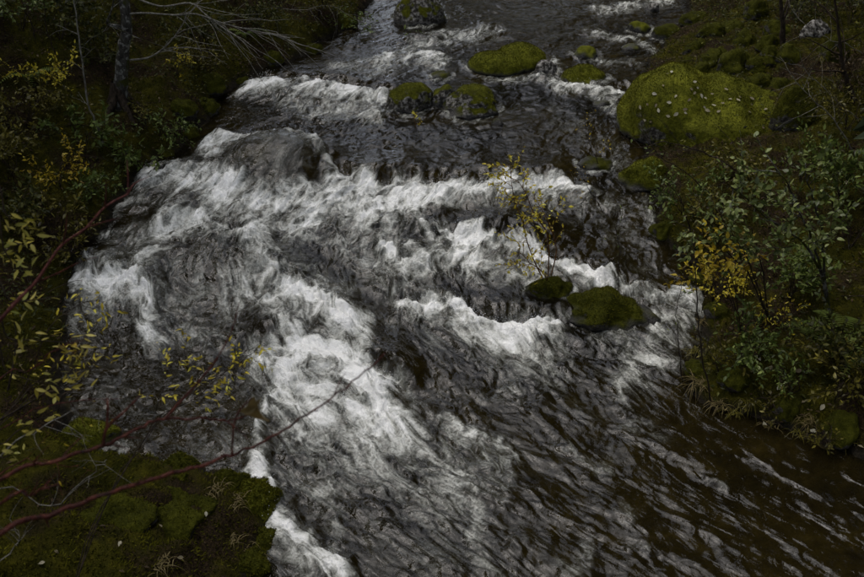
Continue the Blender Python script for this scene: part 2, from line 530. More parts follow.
# white water (photograph pixels): half width, strength
FOAM = [
    ([(378, 60), (410, 55), (440, 58)], 9, .80), ([(400, 47), (445, 38), (498, 30)], 7, .55), ([(330, 70), (375, 64)], 7, .45),
    ([(255, 83), (300, 86), (345, 92), (386, 98)], 8, .85), ([(290, 102), (340, 106), (378, 112)], 8, .60), ([(240, 92), (262, 84)], 6, .6),
    ([(556, 82), (595, 90), (624, 95)], 6, .75), ([(596, 96), (612, 104)], 7, .55), ([(588, 34), (636, 40), (664, 58)], 5, .45), ([(595, 7), (640, 4), (668, 0)], 6, .65),
    ([(538, 76), (552, 80)], 5, .7), ([(600, 60), (640, 66)], 5, .4),
    ([(205, 150), (222, 138), (240, 148)], 7, .62), ([(212, 168), (238, 152), (280, 146), (315, 156), (338, 178)], 4, .75),
    ([(150, 176), (185, 178), (215, 186), (240, 196)], 10, .88), ([(262, 170), (292, 176)], 16, .22),
    ([(190, 195), (235, 202), (290, 203), (335, 198)], 9, .70), ([(330, 188), (375, 186), (440, 188), (505, 184)], 8, .92),
    ([(300, 212), (370, 206), (440, 202)], 13, .70), ([(330, 225), (390, 222)], 14, .52), ([(440, 195), (490, 198)], 8, .6),
    ([(505, 182), (545, 180), (584, 190)], 6, .85), ([(520, 192), (575, 196)], 8, .5), ([(585, 192), (620, 205)], 6, .40),
    ([(425, 237), (475, 239), (530, 250), (562, 268), (612, 283)], 5, 1.0), ([(440, 252), (490, 256), (540, 274)], 11, .62), ([(460, 275), (520, 290)], 13, .42),
    ([(165, 222), (192, 222), (222, 238)], 9, .68), ([(146, 262), (166, 246), (215, 240), (258, 246), (284, 268)], 8, .66),
    ([(150, 275), (200, 275), (250, 285)], 14, .40), ([(270, 225), (300, 235)], 12, .42), ([(235, 215), (262, 232)], 9, .6),
    ([(84, 274), (118, 281), (145, 300), (156, 330)], 10, .92), ([(100, 292), (130, 312)], 16, .45), ([(150, 345), (165, 335)], 8, .55),
    ([(250, 250), (280, 278), (312, 302), (348, 328)], 10, .85), ([(225, 300), (270, 305), (300, 325)], 9, .50), ([(265, 285), (290, 310)], 14, .5),
    ([(380, 248), (410, 256), (432, 264)], 6, .75), ([(405, 275), (398, 300)], 9, .58), ([(350, 245), (385, 275)], 12, .42),
    ([(398, 300), (440, 306), (478, 322), (520, 328), (556, 324)], 6, .95), ([(440, 322), (500, 340), (545, 342)], 11, .50), ([(470, 350), (560, 356)], 12, .34),
    ([(345, 330), (372, 330), (365, 348)], 8, .6),
    ([(264, 348), (308, 347), (350, 358), (388, 382)], 11, 1.1), ([(285, 372), (330, 380), (380, 398)], 17, 1.02), ([(300, 398), (350, 405), (400, 418)], 16, .72),
    ([(290, 420), (345, 432), (410, 440)], 18, .48), ([(330, 455), (400, 470), (450, 480)], 22, .34), ([(400, 385), (440, 415), (475, 432), (512, 455)], 4, .52),
    ([(450, 440), (500, 470)], 14, .40), ([(440, 480), (470, 465)], 8, .5),
    ([(268, 400), (256, 440), (258, 470), (272, 505), (300, 540), (345, 577)], 9, .88), ([(262, 490), (290, 545), (310, 577)], 14, .50), ([(288, 436), (316, 455), (326, 500), (336, 530)], 8, .40),
    ([(466, 480), (474, 495), (480, 520), (474, 545), (484, 577)], 8, .42), ([(480, 560), (500, 575)], 7, .5),
    ([(612, 283), (650, 290), (700, 304)], 5, .78), ([(690, 305), (680, 328), (652, 350), (628, 372), (620, 398)], 10, .50), ([(660, 322), (690, 318)], 8, .5),
    ([(562, 572), (592, 546)], 6, .36), ([(636, 545), (655, 552)], 4, .3), ([(596, 495), (630, 518)], 5, .26), ([(695, 477), (722, 482)], 3, .28),
    ([(480, 396), (520, 392)], 4, .45), ([(560, 440), (610, 470)], 5, .32), ([(645, 200), (655, 228)], 5, .4), ([(590, 330), (640, 345)], 8, .35),
    ([(120, 205), (135, 200)], 7, .6), ([(105, 235), (130, 232)], 6, .45), ([(180, 330), (230, 345)], 10, .35), ([(190, 420), (240, 440)], 10, .30), ([(90, 390), (150, 400)], 12, .22),
    ([(690, 18), (672, 40)], 5, .4), ([(60, 425), (120, 450)], 8, .28),
]
for bx, by, bw in [(509, 76, 84), (584, 85, 50), (411, 112, 48), (443, 107, 26), (472, 117, 58), (421, 25, 50), (546, 76, 22), (610, 328, 92), (549, 303, 46), (598, 172, 36), (586, 58, 26), (440, 79, 24),
                   (252, 524, 60), (84, 452, 56), (667, 40, 32), (640, 32, 24)]:
    FOAM.append(([(bx - bw * .55, by - bw * .16), (bx - bw * .25, by + 1), (bx + bw * .25, by + 1), (bx + bw * .55, by - bw * .16)], 2.2 + bw * 0.02, .42))
FOAM += [([(110, 340), (160, 385), (225, 430)], 30, .25), ([(240, 262), (330, 270), (430, 300)], 30, .34), ([(450, 365), (520, 395), (590, 430)], 36, .13), ([(340, 525), (420, 540), (520, 550)], 40, .17),
         ([(150, 215), (140, 240), (120, 255)], 20, .3), ([(560, 120), (600, 140), (630, 180)], 22, .18), ([(400, 135), (470, 140)], 20, .12), ([(600, 380), (640, 420)], 26, .16), ([(610, 225), (640, 250)], 24, .22), ([(220, 212), (300, 232), (400, 228)], 15, .32), ([(180, 268), (300, 262), (420, 285), (545, 285)], 16, .26), ([(240, 318), (330, 300), (440, 342), (545, 352)], 14, .24),
         ([(150, 195), (200, 210), (260, 222)], 14, .45), ([(300, 470), (380, 480), (440, 500)], 26, .30), ([(120, 300), (160, 320), (200, 310)], 16, .3)]
mask = np.zeros_like(X)
ridge = np.zeros_like(X)
ASP = 0.5
JX = X + 0.10 * fbm2(X * 2.1, Y * 1.6, 3, 201) + 0.030 * fbm2(X * 8, Y * 7, 2, 205)      # nothing in a rapid runs smooth
JY = Y + 0.20 * fbm2(X * 2.1, Y * 1.6, 3, 211) + 0.060 * fbm2(X * 8, Y * 7, 2, 215)
for pts, hw, st in FOAM:
    P = np.array([at_water(*p) for p in pts])
    wm = hw * np.array([mpp(p) for p in P]).mean() * 1.15
    lo, hi = P[:, :2].min(0), P[:, :2].max(0)
    r = wm * 5 + 0.3
    k = np.nonzero((X > lo[0] - r) & (X < hi[0] + r) & (Y > lo[1] - r / ASP) & (Y < hi[1] + r / ASP))[0]
    x, y = JX[k], JY[k] * ASP
    best, rb = np.full(len(k), 1e9), np.full(len(k), 1e9)
    for a, b in zip(P[:-1], P[1:]):
        ax, ay, bx, by = a[0], a[1] * ASP, b[0], b[1] * ASP
        L2 = (bx - ax) ** 2 + (by - ay) ** 2 + 1e-9
        t = np.clip(((x - ax) * (bx - ax) + (y - ay) * (by - ay)) / L2, 0, 1)
        ox, oy = x - ax - t * (bx - ax), y - ay - t * (by - ay)
        eu, ed = (0.50, 1.9) if st > 0.6 else (1.2, 1.9)
        best = np.minimum(best, np.hypot(ox, np.where(oy > 0, oy / eu, oy / ed)))     # a sharp edge where it breaks, a long tail downstream
        rb = np.minimum(rb, np.hypot(ox, np.where(oy > 0, oy / 1.1, oy / 1.5)))
    v = st * (0.72 * np.exp(-(best / wm) ** 2 * 1.25) + 0.24 * np.exp(-(best / wm) ** 2 * 0.35))
    mask[k] = np.maximum(mask[k], v) + 0.12 * np.minimum(mask[k], v)
    if st > 0.67 and hw >= 4:
        ridge[k] = np.maximum(ridge[k], min(0.15, 0.05 + wm * 0.45) * (0.5 if P[:, 1].mean() > 12.6 else 0.82) * st * np.exp(-(rb / (wm * 1.1)) ** 2))
for pts, hw, st in [([(432, 222), (480, 222), (540, 237), (604, 266)], 6, .9), ([(332, 150), (362, 164), (420, 164), (500, 167), (556, 170)], 8, .85), ([(440, 288), (500, 300), (566, 308)], 6, .8),
                    ([(185, 256), (240, 262)], 9, .55), ([(110, 345), (150, 390), (215, 410)], 22, .6), ([(245, 320), (262, 338)], 7, .6), ([(330, 262), (380, 300), (420, 340)], 9, .55), ([(380, 335), (400, 352), (425, 385)], 8, .8),
                    ([(125, 215), (150, 222)], 8, .6), ([(262, 240), (330, 262)], 7, .4), ([(450, 360), (480, 400), (560, 420)], 12, .5), ([(290, 500), (320, 540)], 9, .5), ([(205, 262), (215, 292)], 9, .4)]:
    P = np.array([at_water(*p) for p in pts]); wm = hw * np.array([mpp(p) for p in P]).mean() * 1.15
    best = np.full(len(X), 1e9)
    for a, b in zip(P[:-1], P[1:]):
        ax, ay, bx, by = a[0], a[1] * ASP, b[0], b[1] * ASP
        t = np.clip(((X - ax) * (bx - ax) + (Y * ASP - ay) * (by - ay)) / ((bx - ax) ** 2 + (by - ay) ** 2), 0, 1)
        best = np.minimum(best, np.hypot(X - ax - t * (bx - ax), Y * ASP - ay - t * (by - ay)))
    mask = mask * (1 - st * np.exp(-(best / wm) ** 2))
mask = np.clip(mask, 0, 1.25)

# turbulence: warped noise, drawn out along the current
wu = 0.22 * fbm2(UX * 1.5, VY * 0.9, 3, 70); wv = 0.30 * fbm2(UX * 1.5, VY * 0.9, 3, 75)
qu, qv = UX + wu, (VY + wv) * 0.78
wu2 = 0.045 * perlin2(qu * 6, qv * 6, 78); wv2 = 0.045 * perlin2(qu * 6, qv * 6, 79)
qu2, qv2 = qu + wu2, qv + wv2
n_a = fbm2(qu * 2.2, qv * 2.2, 3, 80)
n_b = fbm2(qu2 * 7, qv2 * 7, 3, 84)
rid = 1 - np.abs(fbm2(qu2 * 4.5, qv2 * 4.5, 3, 88)) * 2.6            # threads of foam
rid2 = 1 - np.abs(fbm2(qu2 * 13, qv2 * 13, 2, 92)) * 2.4
m0 = mask
foam = m0 * (0.84 + 0.55 * n_a + 0.26 * n_b) + 0.02 + 0.06 * n_a
rim = np.clip(rid2 - 0.82, 0, 1) * 1.2 * sstep(0.05, 0.5, n_a + 0.05)
foam = np.clip(foam + 0.14 * np.clip(rid, -0.3, 1) * np.clip(m0 * 2.5, 0, 1) + rim * 0.22, 0, 1.2)
dome = bump_px(277, 176, 0.62, 0.5, 1.0, 4.0)
foam = np.clip(foam * (1 - 0.75 * dome) + 0.36 * dome * (1 + 0.5 * n_a), 0, 1.2)
H = H + ridge

# small standing waves everywhere, lumps of froth where it is white
chop = 0.034 * perlin2(qu * 1.9, qv * 1.7, 101) + 0.0130 * perlin2(qu2 * 4.2, qv2 * 3.8, 102) + 0.0120 * perlin2(X * 4.6 + wu * 4, Y * 4.6 + wv * 4, 105) + 0.0048 * perlin2(qu2 * 9, qv2 * 9, 103) + 0.0056 * perlin2(X * 10 + wu * 9, Y * 12 + wv * 9, 106) + 0.0030 * perlin2(qu2 * 20, qv2 * 16, 104)
calm = (1 - 0.15 * sstep(13.2, 15.5, Y) * (1 - np.clip(m0 * 2, 0, 1))) * (1 - 0.6 * dome)
froth = 0.78 * np.clip(m0, 0, 1) * (1 - 0.7 * dome) * (0.13 * np.abs(perlin2(qu * 3.1, qv * 3.6, 111)) + 0.095 * np.abs(perlin2(qu2 * 7, qv2 * 8, 112)) + 0.045 * np.abs(perlin2(qu2 * 16, qv2 * 18, 113)) + 0.012 * perlin2(X * 34, Y * 34, 114))
glass = 0.62 + 0.75 * sstep(-0.35, 0.45, fbm2(UX * 0.9, VY * 0.6, 2, 131))      # slick tongues between choppy patches
calm = calm * np.where(m0 > 0.3, 1, glass)
edge = sstep(0.25, -0.25, D)
Hw = H + (chop * calm + froth) * edge
# crests lean a little downstream
lean = np.clip(m0, 0, 1) * 0.10 * perlin2(qu * 3.3, qv * 3.0, 121)
VX = X + np.clip(m0, 0, 1) * 0.06 * perlin2(qu * 4.3, qv * 4.0, 122)
wv_ = np.stack([VX, Y - np.abs(lean), Hw], 1)
flow = np.stack([UX + 0.6 * wu + 0.6 * wu2, (VY + 0.6 * wv + 0.6 * wv2) * 0.45, np.zeros_like(qu2)], 1)
river = add('river_water', mesh_np('river_water', wv_, F, {'foam': foam, 'flow': flow, 'slick': dome}), M_WATER)
tag(river, kind='structure')

# drops thrown up where the water breaks
rd = np.random.default_rng(3)
pw = np.clip(m0 - 0.5, 0, 1) ** 1.5 * np.clip(foam, 0, 1)
k = rd.choice(len(X), 11000, p=pw / pw.sum())
C = wv_[k] + np.stack([rd.normal(0, 0.02, len(k)), rd.normal(0, 0.03, len(k)), rd.exponential(0.045, len(k)) - 0.005], 1)
R0 = rd.uniform(0.0018, 0.0042, len(k))[:, None, None]
OV = np.array([(1, 0, 0), (-1, 0, 0), (0, 1, 0), (0, -1, 0), (0, 0, 1), (0, 0, -1)], float)
OF = np.array([(0, 2, 4), (2, 1, 4), (1, 3, 4), (3, 0, 4), (2, 0, 5), (1, 2, 5), (3, 1, 5), (0, 3, 5)])
mD, ntD, oD = new_mat('spray_drops')
gD = NT(ntD)
gD.out(oD, gD.bsdf((0.80, 0.81, 0.82), 0.4, None, 0.3))
spray_o = add('spray', mesh_np('spray', (C[:, None, :] + OV[None] * R0).reshape(-1, 3), (OF[None] + (np.arange(len(k)) * 6)[:, None, None]).reshape(-1, 3)), mD)
tag(spray_o, 'white drops thrown up over the breaking water', 'spray', kind='stuff')

# ------------------------------------------------------------------ boulders and stones
import bmesh
_ico = {}


def ico(sub):
    if sub not in _ico:
        bm = bmesh.new()
        bmesh.ops.create_icosphere(bm, subdivisions=sub, radius=1.0)
        bm.verts.ensure_lookup_table()
        V = np.array([v.co[:] for v in bm.verts]); F = np.array([[v.index for v in f.verts] for f in bm.faces])
        bm.free()
        V /= np.linalg.norm(V, axis=1)[:, None]
        _ico[sub] = (V, F)
    return _ico[sub]


def lobes_radius(Dn, lobes):
    """distance from the origin, along Dn, to the outside of a union of ellipsoids that hold the origin"""
    R = np.zeros(len(Dn))
    for c, r in lobes:
        c, r = np.array(c) / np.array(r), np.array(r)
        d = Dn / r
        a = (d * d).sum(1); b = -(d * c).sum(1); k = (c * c).sum() - 1
        t = (-b + np.sqrt(np.maximum(b * b - a * k, 0))) / a
        R = np.maximum(R, t) + 0.0
    return R


def blades(name, P, N, parent, length, width, mat=None, seed=0):
    """short upright moss shoots: one triangle each"""
    r = np.random.default_rng(seed)
    n = len(P)
    d = N + r.normal(0, 0.55, (n, 3)); d /= np.linalg.norm(d, axis=1)[:, None]
    s = np.cross(d, r.normal(0, 1, (n, 3))); s /= np.linalg.norm(s, axis=1)[:, None] + 1e-9
    L = length * r.uniform(0.5, 1.4, n)[:, None]
    V = np.stack([P - s * width / 2 - N * 0.005, P + s * width / 2 - N * 0.005, P + d * L], 1).reshape(-1, 3)
    Fc = np.arange(3 * n).reshape(-1, 3)
    base = np.clip(0.50 + 0.35 * fbm3(P[:, 0] * 3, P[:, 1] * 3, P[:, 2] * 3, 2, 5) + r.normal(0, 0.12, n), 0, 1)
    var = np.repeat(base, 3); var[0::3] *= 0.8; var[1::3] *= 0.8
    o = add(name, mesh_np(name, V, Fc, {'var': var}, False), mat or M_MOSSB, parent)
    return o


def sample_mesh(V, Fc, n, r, zmin=0.1, keep=None):
    a, b, c = V[Fc[:, 0]], V[Fc[:, 1]], V[Fc[:, 2]]
    nn = np.cross(b - a, c - a); ar = np.linalg.norm(nn, axis=1); nn = nn / (ar[:, None] + 1e-12)
    w = ar * (nn[:, 2] > zmin)
    if keep is not None:
        w = w * keep((a + b + c) / 3)
    k = r.choice(len(Fc), n, p=w / w.sum())
    u, v = r.random(n), r.random(n)
    f = u + v > 1
    u[f], v[f] = 1 - u[f], 1 - v[f]
    return a[k] + (b[k] - a[k]) * u[:, None] + (c[k] - a[k]) * v[:, None], nn[k]


ROCKS = []


def boulder(name, label, px, py, wpx, h, mat, seed, depth=0.8, rot=0.0, sub=4, lobes=None, rough=1.0, cat='boulder', group=None, moss=0, ground=False, sink=0.0, flat=0.0):
    """px, py: middle of its near foot in the photograph; wpx: its width there; h: height above the water or soil in metres"""
    foot = at_ground(px, py) if ground else at_water(px, py)
    w = wpx * mpp(foot)
    c = np.array([foot[0], foot[1] + w * depth * 0.42, 0.0])
    c[2] = float(ground_h(c[0], c[1])) if ground else float(W(c[1]))
    c[2] -= sink
    Dn, Fc = ico(sub)
    if lobes is None:
        R = np.ones(len(Dn))
        r = np.random.default_rng(seed)
        for _ in range(9):                                   # broad split faces
            pn = r.normal(0, 1, 3); pn[2] = abs(pn[2]) * 0.8; pn /= np.linalg.norm(pn)
            lim = r.uniform(0.72, 0.95)
            dt = Dn @ pn
            R = np.where(dt > 1e-3, np.minimum(R, lim / np.maximum(dt, 1e-3)), R)
        S = np.array([w / 2 * 1.12, w * depth / 2 * 1.12, h * 1.12])
    else:
        R = lobes_radius(Dn, lobes)
        S = np.array([w / 2, w * depth / 2, h])
    V = Dn * R[:, None] * S
    V[:, 2] = np.where(V[:, 2] < 0, V[:, 2] * max(0.35, 0.35 / max(h, 0.05) * 0.35), V[:, 2])
    sc = 1.0 / max(w, 0.3)
    q = V * sc
    n = 0.10 * fbm3(q[:, 0] * 1.7, q[:, 1] * 1.7, q[:, 2] * 1.7, 3, seed) + 0.05 * fbm3(q[:, 0] * 5, q[:, 1] * 5, q[:, 2] * 5, 3, seed + 9)
    V = V + Dn * (n * w * 0.75 * rough)[:, None]
    V = V + Dn * (0.012 * fbm3(V[:, 0] * 14, V[:, 1] * 14, V[:, 2] * 14, 2, seed + 3))[:, None]
    ca, sa = math.cos(rot), math.sin(rot)
    V = np.stack([V[:, 0] * ca - V[:, 1] * sa, V[:, 0] * sa + V[:, 1] * ca, V[:, 2]], 1)
    zw = V[:, 2] + c[2] - W(V[:, 1] + c[1])
    wet = sstep(0.10, 0.02, zw + 0.05 * fbm3(V[:, 0] * 6, V[:, 1] * 6, V[:, 2] * 6, 2, 3)) if not ground else np.zeros(len(V))
    o = add(name, mesh_np(name, V, Fc, {'wet': wet}), mat, None, c)
    tag(o, label, cat, group)
    if moss:
        r = np.random.default_rng(seed + 77)
        P, N = sample_mesh(V, Fc, moss, r, 0.0, lambda m: (m[:, 2] + c[2] - W(m[:, 1] + c[1]) > 0.09) + 1e-9 if not ground else np.ones(len(m)))
        blades('moss', P, N, o, 0.020, 0.011, seed=seed)['kind'] = 'stuff'
    ROCKS.append((V + c, Fc))
    return o


BIG = boulder('boulder', 'huge moss-covered boulder sprinkled with pale fallen leaves at the water\'s edge', 724, 163, 190, 0.94, M_BOULDER_BIG, 11, 0.85, 0.0, 6,
              lobes=[((-0.36, 0.15, 0.05), (0.62, 0.80, 0.98)), ((0.36, -0.05, 0.0), (0.70, 0.75, 0.60)), ((-0.02, 0.15, 0.0), (0.72, 0.78, 0.90)), ((0.05, -0.25, 0.0), (0.68, 0.72, 0.66))], rough=0.95, moss=30000)
boulder('boulder', 'flat-topped mossy boulder in midstream beside a small pale wet stone', 509, 76, 84, 0.36, M_BOULDER_BIG, 23, 0.85, 0.1, 5,
        lobes=[((-0.25, -0.1, 0.0), (0.74, 0.8, 0.80)), ((0.30, 0.15, 0.0), (0.70, 0.75, 1.0))], rough=0.7, moss=7000)
boulder('boulder', 'low rounded mossy boulder just downstream of the small pale wet stone', 584, 85, 50, 0.22, M_BOULDER, 31, 0.8, 0.3, 4, moss=2500)
boulder('boulder', 'round boulder with mossy crown and pale lichened flanks, larger of a touching pair', 411, 112, 48, 0.34, M_BOULDER_PALE, 41, 0.8, 0.0, 5, moss=1200)
boulder('boulder', 'small dark boulder squeezed against a larger pale-flanked one', 443, 107, 26, 0.30, M_BOULDER_PALE, 47, 0.8, 0.5, 4)
boulder('boulder', 'mossy boulder with scattered white lichen patches on its lower side', 472, 117, 58, 0.32, M_BOULDER_PALE, 53, 0.8, -0.2, 5, moss=1200)
boulder('boulder', 'white-streaked boulder with a thick moss cap at the trunk\'s bank upstream', 421, 25, 50, 0.55, M_BOULDER_PALE, 59, 0.8, 0.2, 5, moss=1500)
boulder('stone', 'pale wet stone poking out beside the flat-topped mossy boulder', 546, 76, 22, 0.20, M_BOULDER_BARE, 61, 0.8, 0.2, 4, cat='stone')
boulder('stone', 'small flat mossy stone upstream of the low rounded mossy boulder', 586, 58, 26, 0.14, M_BOULDER, 67, 0.8, 0.1, 4, cat='stone')
boulder('stone', 'tiny half-sunken stone between flat-topped boulder and the touching pair', 440, 79, 24, 0.09, M_BOULDER_PALE, 71, 0.7, 0.1, 3, cat='stone')
boulder('stone', 'tiny mossy stone barely breaking the water near the huge boulder', 603, 107, 17, 0.07, M_BOULDER, 73, 0.8, 0.1, 3, cat='stone')
boulder('stone', 'small dark stone downstream of the white-patched mossy boulder', 497, 126, 12, 0.08, M_BOULDER_DARK, 75, 0.8, 0.1, 3, cat='stone')
boulder('boulder', 'low mossy rock in the rapids hung with dry grass', 610, 329, 100, 0.19, M_BOULDER_DARK, 79, 0.65, -0.15, 5, moss=2500, rough=1.8)
boulder('boulder', 'brown-green rock at the foot of the yellow-leaved sapling', 549, 303, 46, 0.20, M_BOULDER_DARK, 83, 0.7, 0.2, 5, moss=900, rough=1.8)
boulder('boulder', 'olive mossy rock awash below the huge boulder', 598, 172, 36, 0.10, M_BOULDER_DARK, 89, 0.8, 0.2, 4)
boulder('boulder', 'mossy hummock of rock at the foot of the huge boulder', 646, 190, 48, 0.30, M_BOULDER_BIG, 97, 0.8, 0.2, 4, moss=2500)
boulder('stone', 'reddish moss-topped stone in the shallows upstream of the huge boulder', 667, 40, 32, 0.22, M_BOULDER_DARK, 101, 0.8, 0.1, 4, cat='stone')
boulder('stone', 'mossy stone beside the reddish moss-topped stone', 640, 32, 24, 0.16, M_BOULDER, 103, 0.8, 0.1, 4, cat='stone')
boulder('stone', 'flat mossy stone awash downstream of the reddish moss-topped stone', 632, 50, 20, 0.07, M_BOULDER, 105, 0.8, 0.1, 3, cat='stone')
boulder('stone', 'wet dark stone in the white water furthest upstream', 654, 12, 14, 0.16, M_BOULDER_BARE, 107, 0.8, 0.1, 3, cat='stone')
boulder('boulder', 'dark moss-covered boulder tucked behind the huge boulder', 797, 128, 42, 0.55, M_BOULDER_DARK, 109, 0.8, 0.1, 5, moss=3000, ground=True, sink=0.1)
boulder('stone', 'bare grey stone lying on the leafy slope', 818, 36, 30, 0.24, M_BOULDER_BARE, 113, 0.7, 0.4, 4, cat='stone', ground=True)
boulder('stone', 'green mossy stone at the water\'s edge by the crossing red branches', 84, 452, 56, 0.20, M_BOULDER, 127, 0.8, 0.1, 4, cat='stone', moss=1200)
boulder('boulder', 'mossy knob at the tip of the near mound, washed by white water', 250, 524, 52, 0.24, M_BOULDER, 131, 1.1, 0.4, 5, moss=5000, rough=1.8)
for i, (px, py, w, h) in enumerate([(716, 66, 26, .25), (734, 74, 34, .30), (757, 74, 20, .2), (744, 62, 22, .2), (703, 76, 20, .22), (770, 66, 24, .2), (724, 56, 22, .2),
                                    (700, 48, 26, .2), (690, 62, 18, .15), (745, 46, 26, .22), (712, 36, 26, .2), (770, 50, 22, .2), (736, 28, 30, .22), (785, 88, 30, .25),
                                    (700, 20, 28, .2), (760, 18, 30, .25), (790, 62, 26, .22), (722, 86, 26, .2), (760, 90, 26, .2), (836, 60, 30, .3), (780, 34, 24, .2)]):
    boulder('stone', 'mossy stone in the jumble between the huge boulder and the wooded slope', px, py, w, h, M_BOULDER_DARK, 200 + i * 3, 0.85, i * 0.9, 4, rough=2.0, moss=350,
            cat='stone', group='mossy stones jumbled on the boulder\'s bank', ground=True, sink=0.04)
for i, (px, py, w, h) in enumerate([(205, 110, 22, .16), (240, 86, 18, .14), (212, 94, 26, .2), (190, 140, 20, .13), (272, 68, 22, .15), (312, 54, 20, .13), (345, 26, 24, .18), (165, 164, 20, .12), (182, 122, 26, .16)]):
    boulder('stone', 'dark mossy stone along the waterline below the grey trunk', px, py, w, h, M_BOULDER_DARK, 300 + i * 3, 0.9, i * 0.7, 4, rough=2.2,
            cat='stone', group='dark stones along the waterline below the trunk', ground=True, sink=0.05, moss=500)
for i, (px, py, w, h) in enumerate([(735, 395, 30, .12), (790, 420, 34, .14), (700, 372, 26, .12), (722, 318, 30, .14), (700, 285, 24, .1), (664, 240, 26, .12), (845, 445, 40, .16)]):
    boulder('stone', 'dark wet stone at the waterline under the green-leaved shrubs', px, py, w, h, M_BOULDER_DARK, 340 + i * 3, 0.8, i * 0.7, 4, rough=2.0,
            cat='stone', group='wet stones at the waterline under the shrubs', ground=True, sink=0.03)
for lb, px, py, w, h, sd in [('small mossy lump on the near mound\'s edge under the red branch', 226, 488, 34, .12, 401), ('mossy rock at the near mound\'s foot beside the brown hanging grass', 262, 556, 40, .16, 402),
                             ('dark mossy rock where the near mound meets the quiet water', 176, 476, 38, .10, 403), ('low mossy rock beyond the near mound\'s brown hanging grass', 252, 580, 44, .14, 404),
                             ('moss-covered lump in the middle of the near mound', 90, 540, 90, .10, 405), ('broad moss hummock behind the near mound\'s grass tufts', 170, 530, 80, .10, 406)]:
    boulder('boulder', lb, px, py, w, h, M_BOULDER_DARK, sd, 0.9, sd * 0.7, 5, rough=2.0, moss=1500, ground=True, sink=0.04)

# ------------------------------------------------------------------ plant materials
def mat_leaf(name, stops, obj_random=False, gloss=0.35):
    m, nt, o = new_mat(name)
    g = NT(nt)
    f = g.n('ShaderNodeObjectInfo').outputs['Random'] if obj_random else g.attr('var')
    c = g.ramp(f, stops)
    tc = g.n('ShaderNodeTexCoord').outputs['Object']
    c = g.mix(g.maprange(g.noise(tc, 40 if not obj_random else 6, 2), 0.55, 0.75, 0, 0.35), c, tuple(v * 0.45 for v in stops[0][1]))
    a = g.bsdf(c, gloss, None, 0.22)
    t = g.n('ShaderNodeBsdfTranslucent', {'Color': c}).outputs[0]
    g.out(o, g.n('ShaderNodeMixShader', {0: 0.25, 1: a, 2: t}).outputs[0])
    return m


def mat_bark(name, c0, c1, c2, scale=18, lichen=None, moss=None, rough=0.85):
    m, nt, o = new_mat(name)
    g = NT(nt)
    pos = g.n('ShaderNodeNewGeometry').outputs['Position']
    st = g.n('ShaderNodeMapping', {'Vector': pos, 'Scale': (1, 1, 0.45)}).outputs[0]
    n1 = g.noise(st, scale, 4, 0.65)
    c = g.ramp(n1, [(0.32, c0), (0.52, c1), (0.72, c2)])
    if lichen:
        c = g.mix(g.maprange(g.noise(pos, scale * 0.6, 3, 0.6), 0.52, 0.60), c, lichen)
    if moss:
        c = g.mix(g.maprange(g.noise(pos, 5, 3), 0.50, 0.60), c, moss)
    g.out(o, g.bsdf(c, rough, g.bump(n1, 0.8, 0.02), 0.12))
    return m


GREEN = [(0.0, (0.026, 0.040, 0.006)), (0.55, (0.085, 0.12, 0.022)), (1.0, (0.24, 0.29, 0.080))]
BLUEGREEN = [(0.0, (0.034, 0.048, 0.010)), (0.55, (0.095, 0.125, 0.030)), (1.0, (0.25, 0.28, 0.10))]
OLIVE = [(0.0, (0.030, 0.026, 0.004)), (0.5, (0.085, 0.076, 0.011)), (1.0, (0.21, 0.18, 0.03))]
YELLOW = [(0.0, (0.24, 0.18, 0.012)), (0.5, (0.48, 0.39, 0.025)), (1.0, (0.54, 0.52, 0.08))]
YGREEN = [(0.0, (0.16, 0.15, 0.020)), (0.4, (0.33, 0.27, 0.040)), (0.75, (0.44, 0.38, 0.10)), (1.0, (0.20, 0.22, 0.045))]
ORANGE = [(0.0, (0.19, 0.12, 0.010)), (0.5, (0.36, 0.26, 0.015)), (1.0, (0.46, 0.38, 0.03))]
PALE = [(0.0, (0.16, 0.13, 0.08)), (0.5, (0.34, 0.31, 0.21)), (1.0, (0.46, 0.44, 0.34))]
LITTER = [(0.0, (0.018, 0.011, 0.005)), (0.6, (0.060, 0.038, 0.016)), (0.9, (0.11, 0.08, 0.035)), (1.0, (0.26, 0.22, 0.13))]
UNDER = [(0.0, (0.014, 0.018, 0.003)), (0.6, (0.046, 0.052, 0.008)), (1.0, (0.14, 0.135, 0.02))]  # dark leaf tones, varied at random per leaf
L_GREEN, L_BLUE, L_OLIVE = mat_leaf('green_leaf', GREEN), mat_leaf('bluish_green_leaf', BLUEGREEN), mat_leaf('olive_leaf', OLIVE)
L_YELLOW, L_ORANGE = mat_leaf('yellow_leaf', YELLOW), mat_leaf('ochre_leaf', ORANGE)
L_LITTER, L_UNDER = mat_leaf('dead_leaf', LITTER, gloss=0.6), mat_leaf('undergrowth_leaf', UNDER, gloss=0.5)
LO_YGREEN, LO_BLUE, LO_PALE = mat_leaf('yellow_green_leaf', YGREEN, True), mat_leaf('glossy_green_leaf', BLUEGREEN, True, 0.3), mat_leaf('pale_dead_leaf', PALE, True, 0.5)
LO_DEAD = mat_leaf('curled_brown_leaf', [(0.0, (0.05, 0.035, 0.012)), (1.0, (0.12, 0.085, 0.03))], True, 0.6)
B_GREY = mat_bark('lichened_grey_bark', (0.014, 0.012, 0.010), (0.042, 0.040, 0.034), (0.09, 0.086, 0.075), 22, (0.16, 0.16, 0.145), (0.035, 0.038, 0.006))
B_PALE = mat_bark('bleached_bark', (0.06, 0.055, 0.045), (0.17, 0.16, 0.135), (0.30, 0.29, 0.25), 30)
B_BROWN = mat_bark('dark_brown_bark', (0.010, 0.008, 0.006), (0.030, 0.022, 0.015), (0.065, 0.05, 0.035), 30)
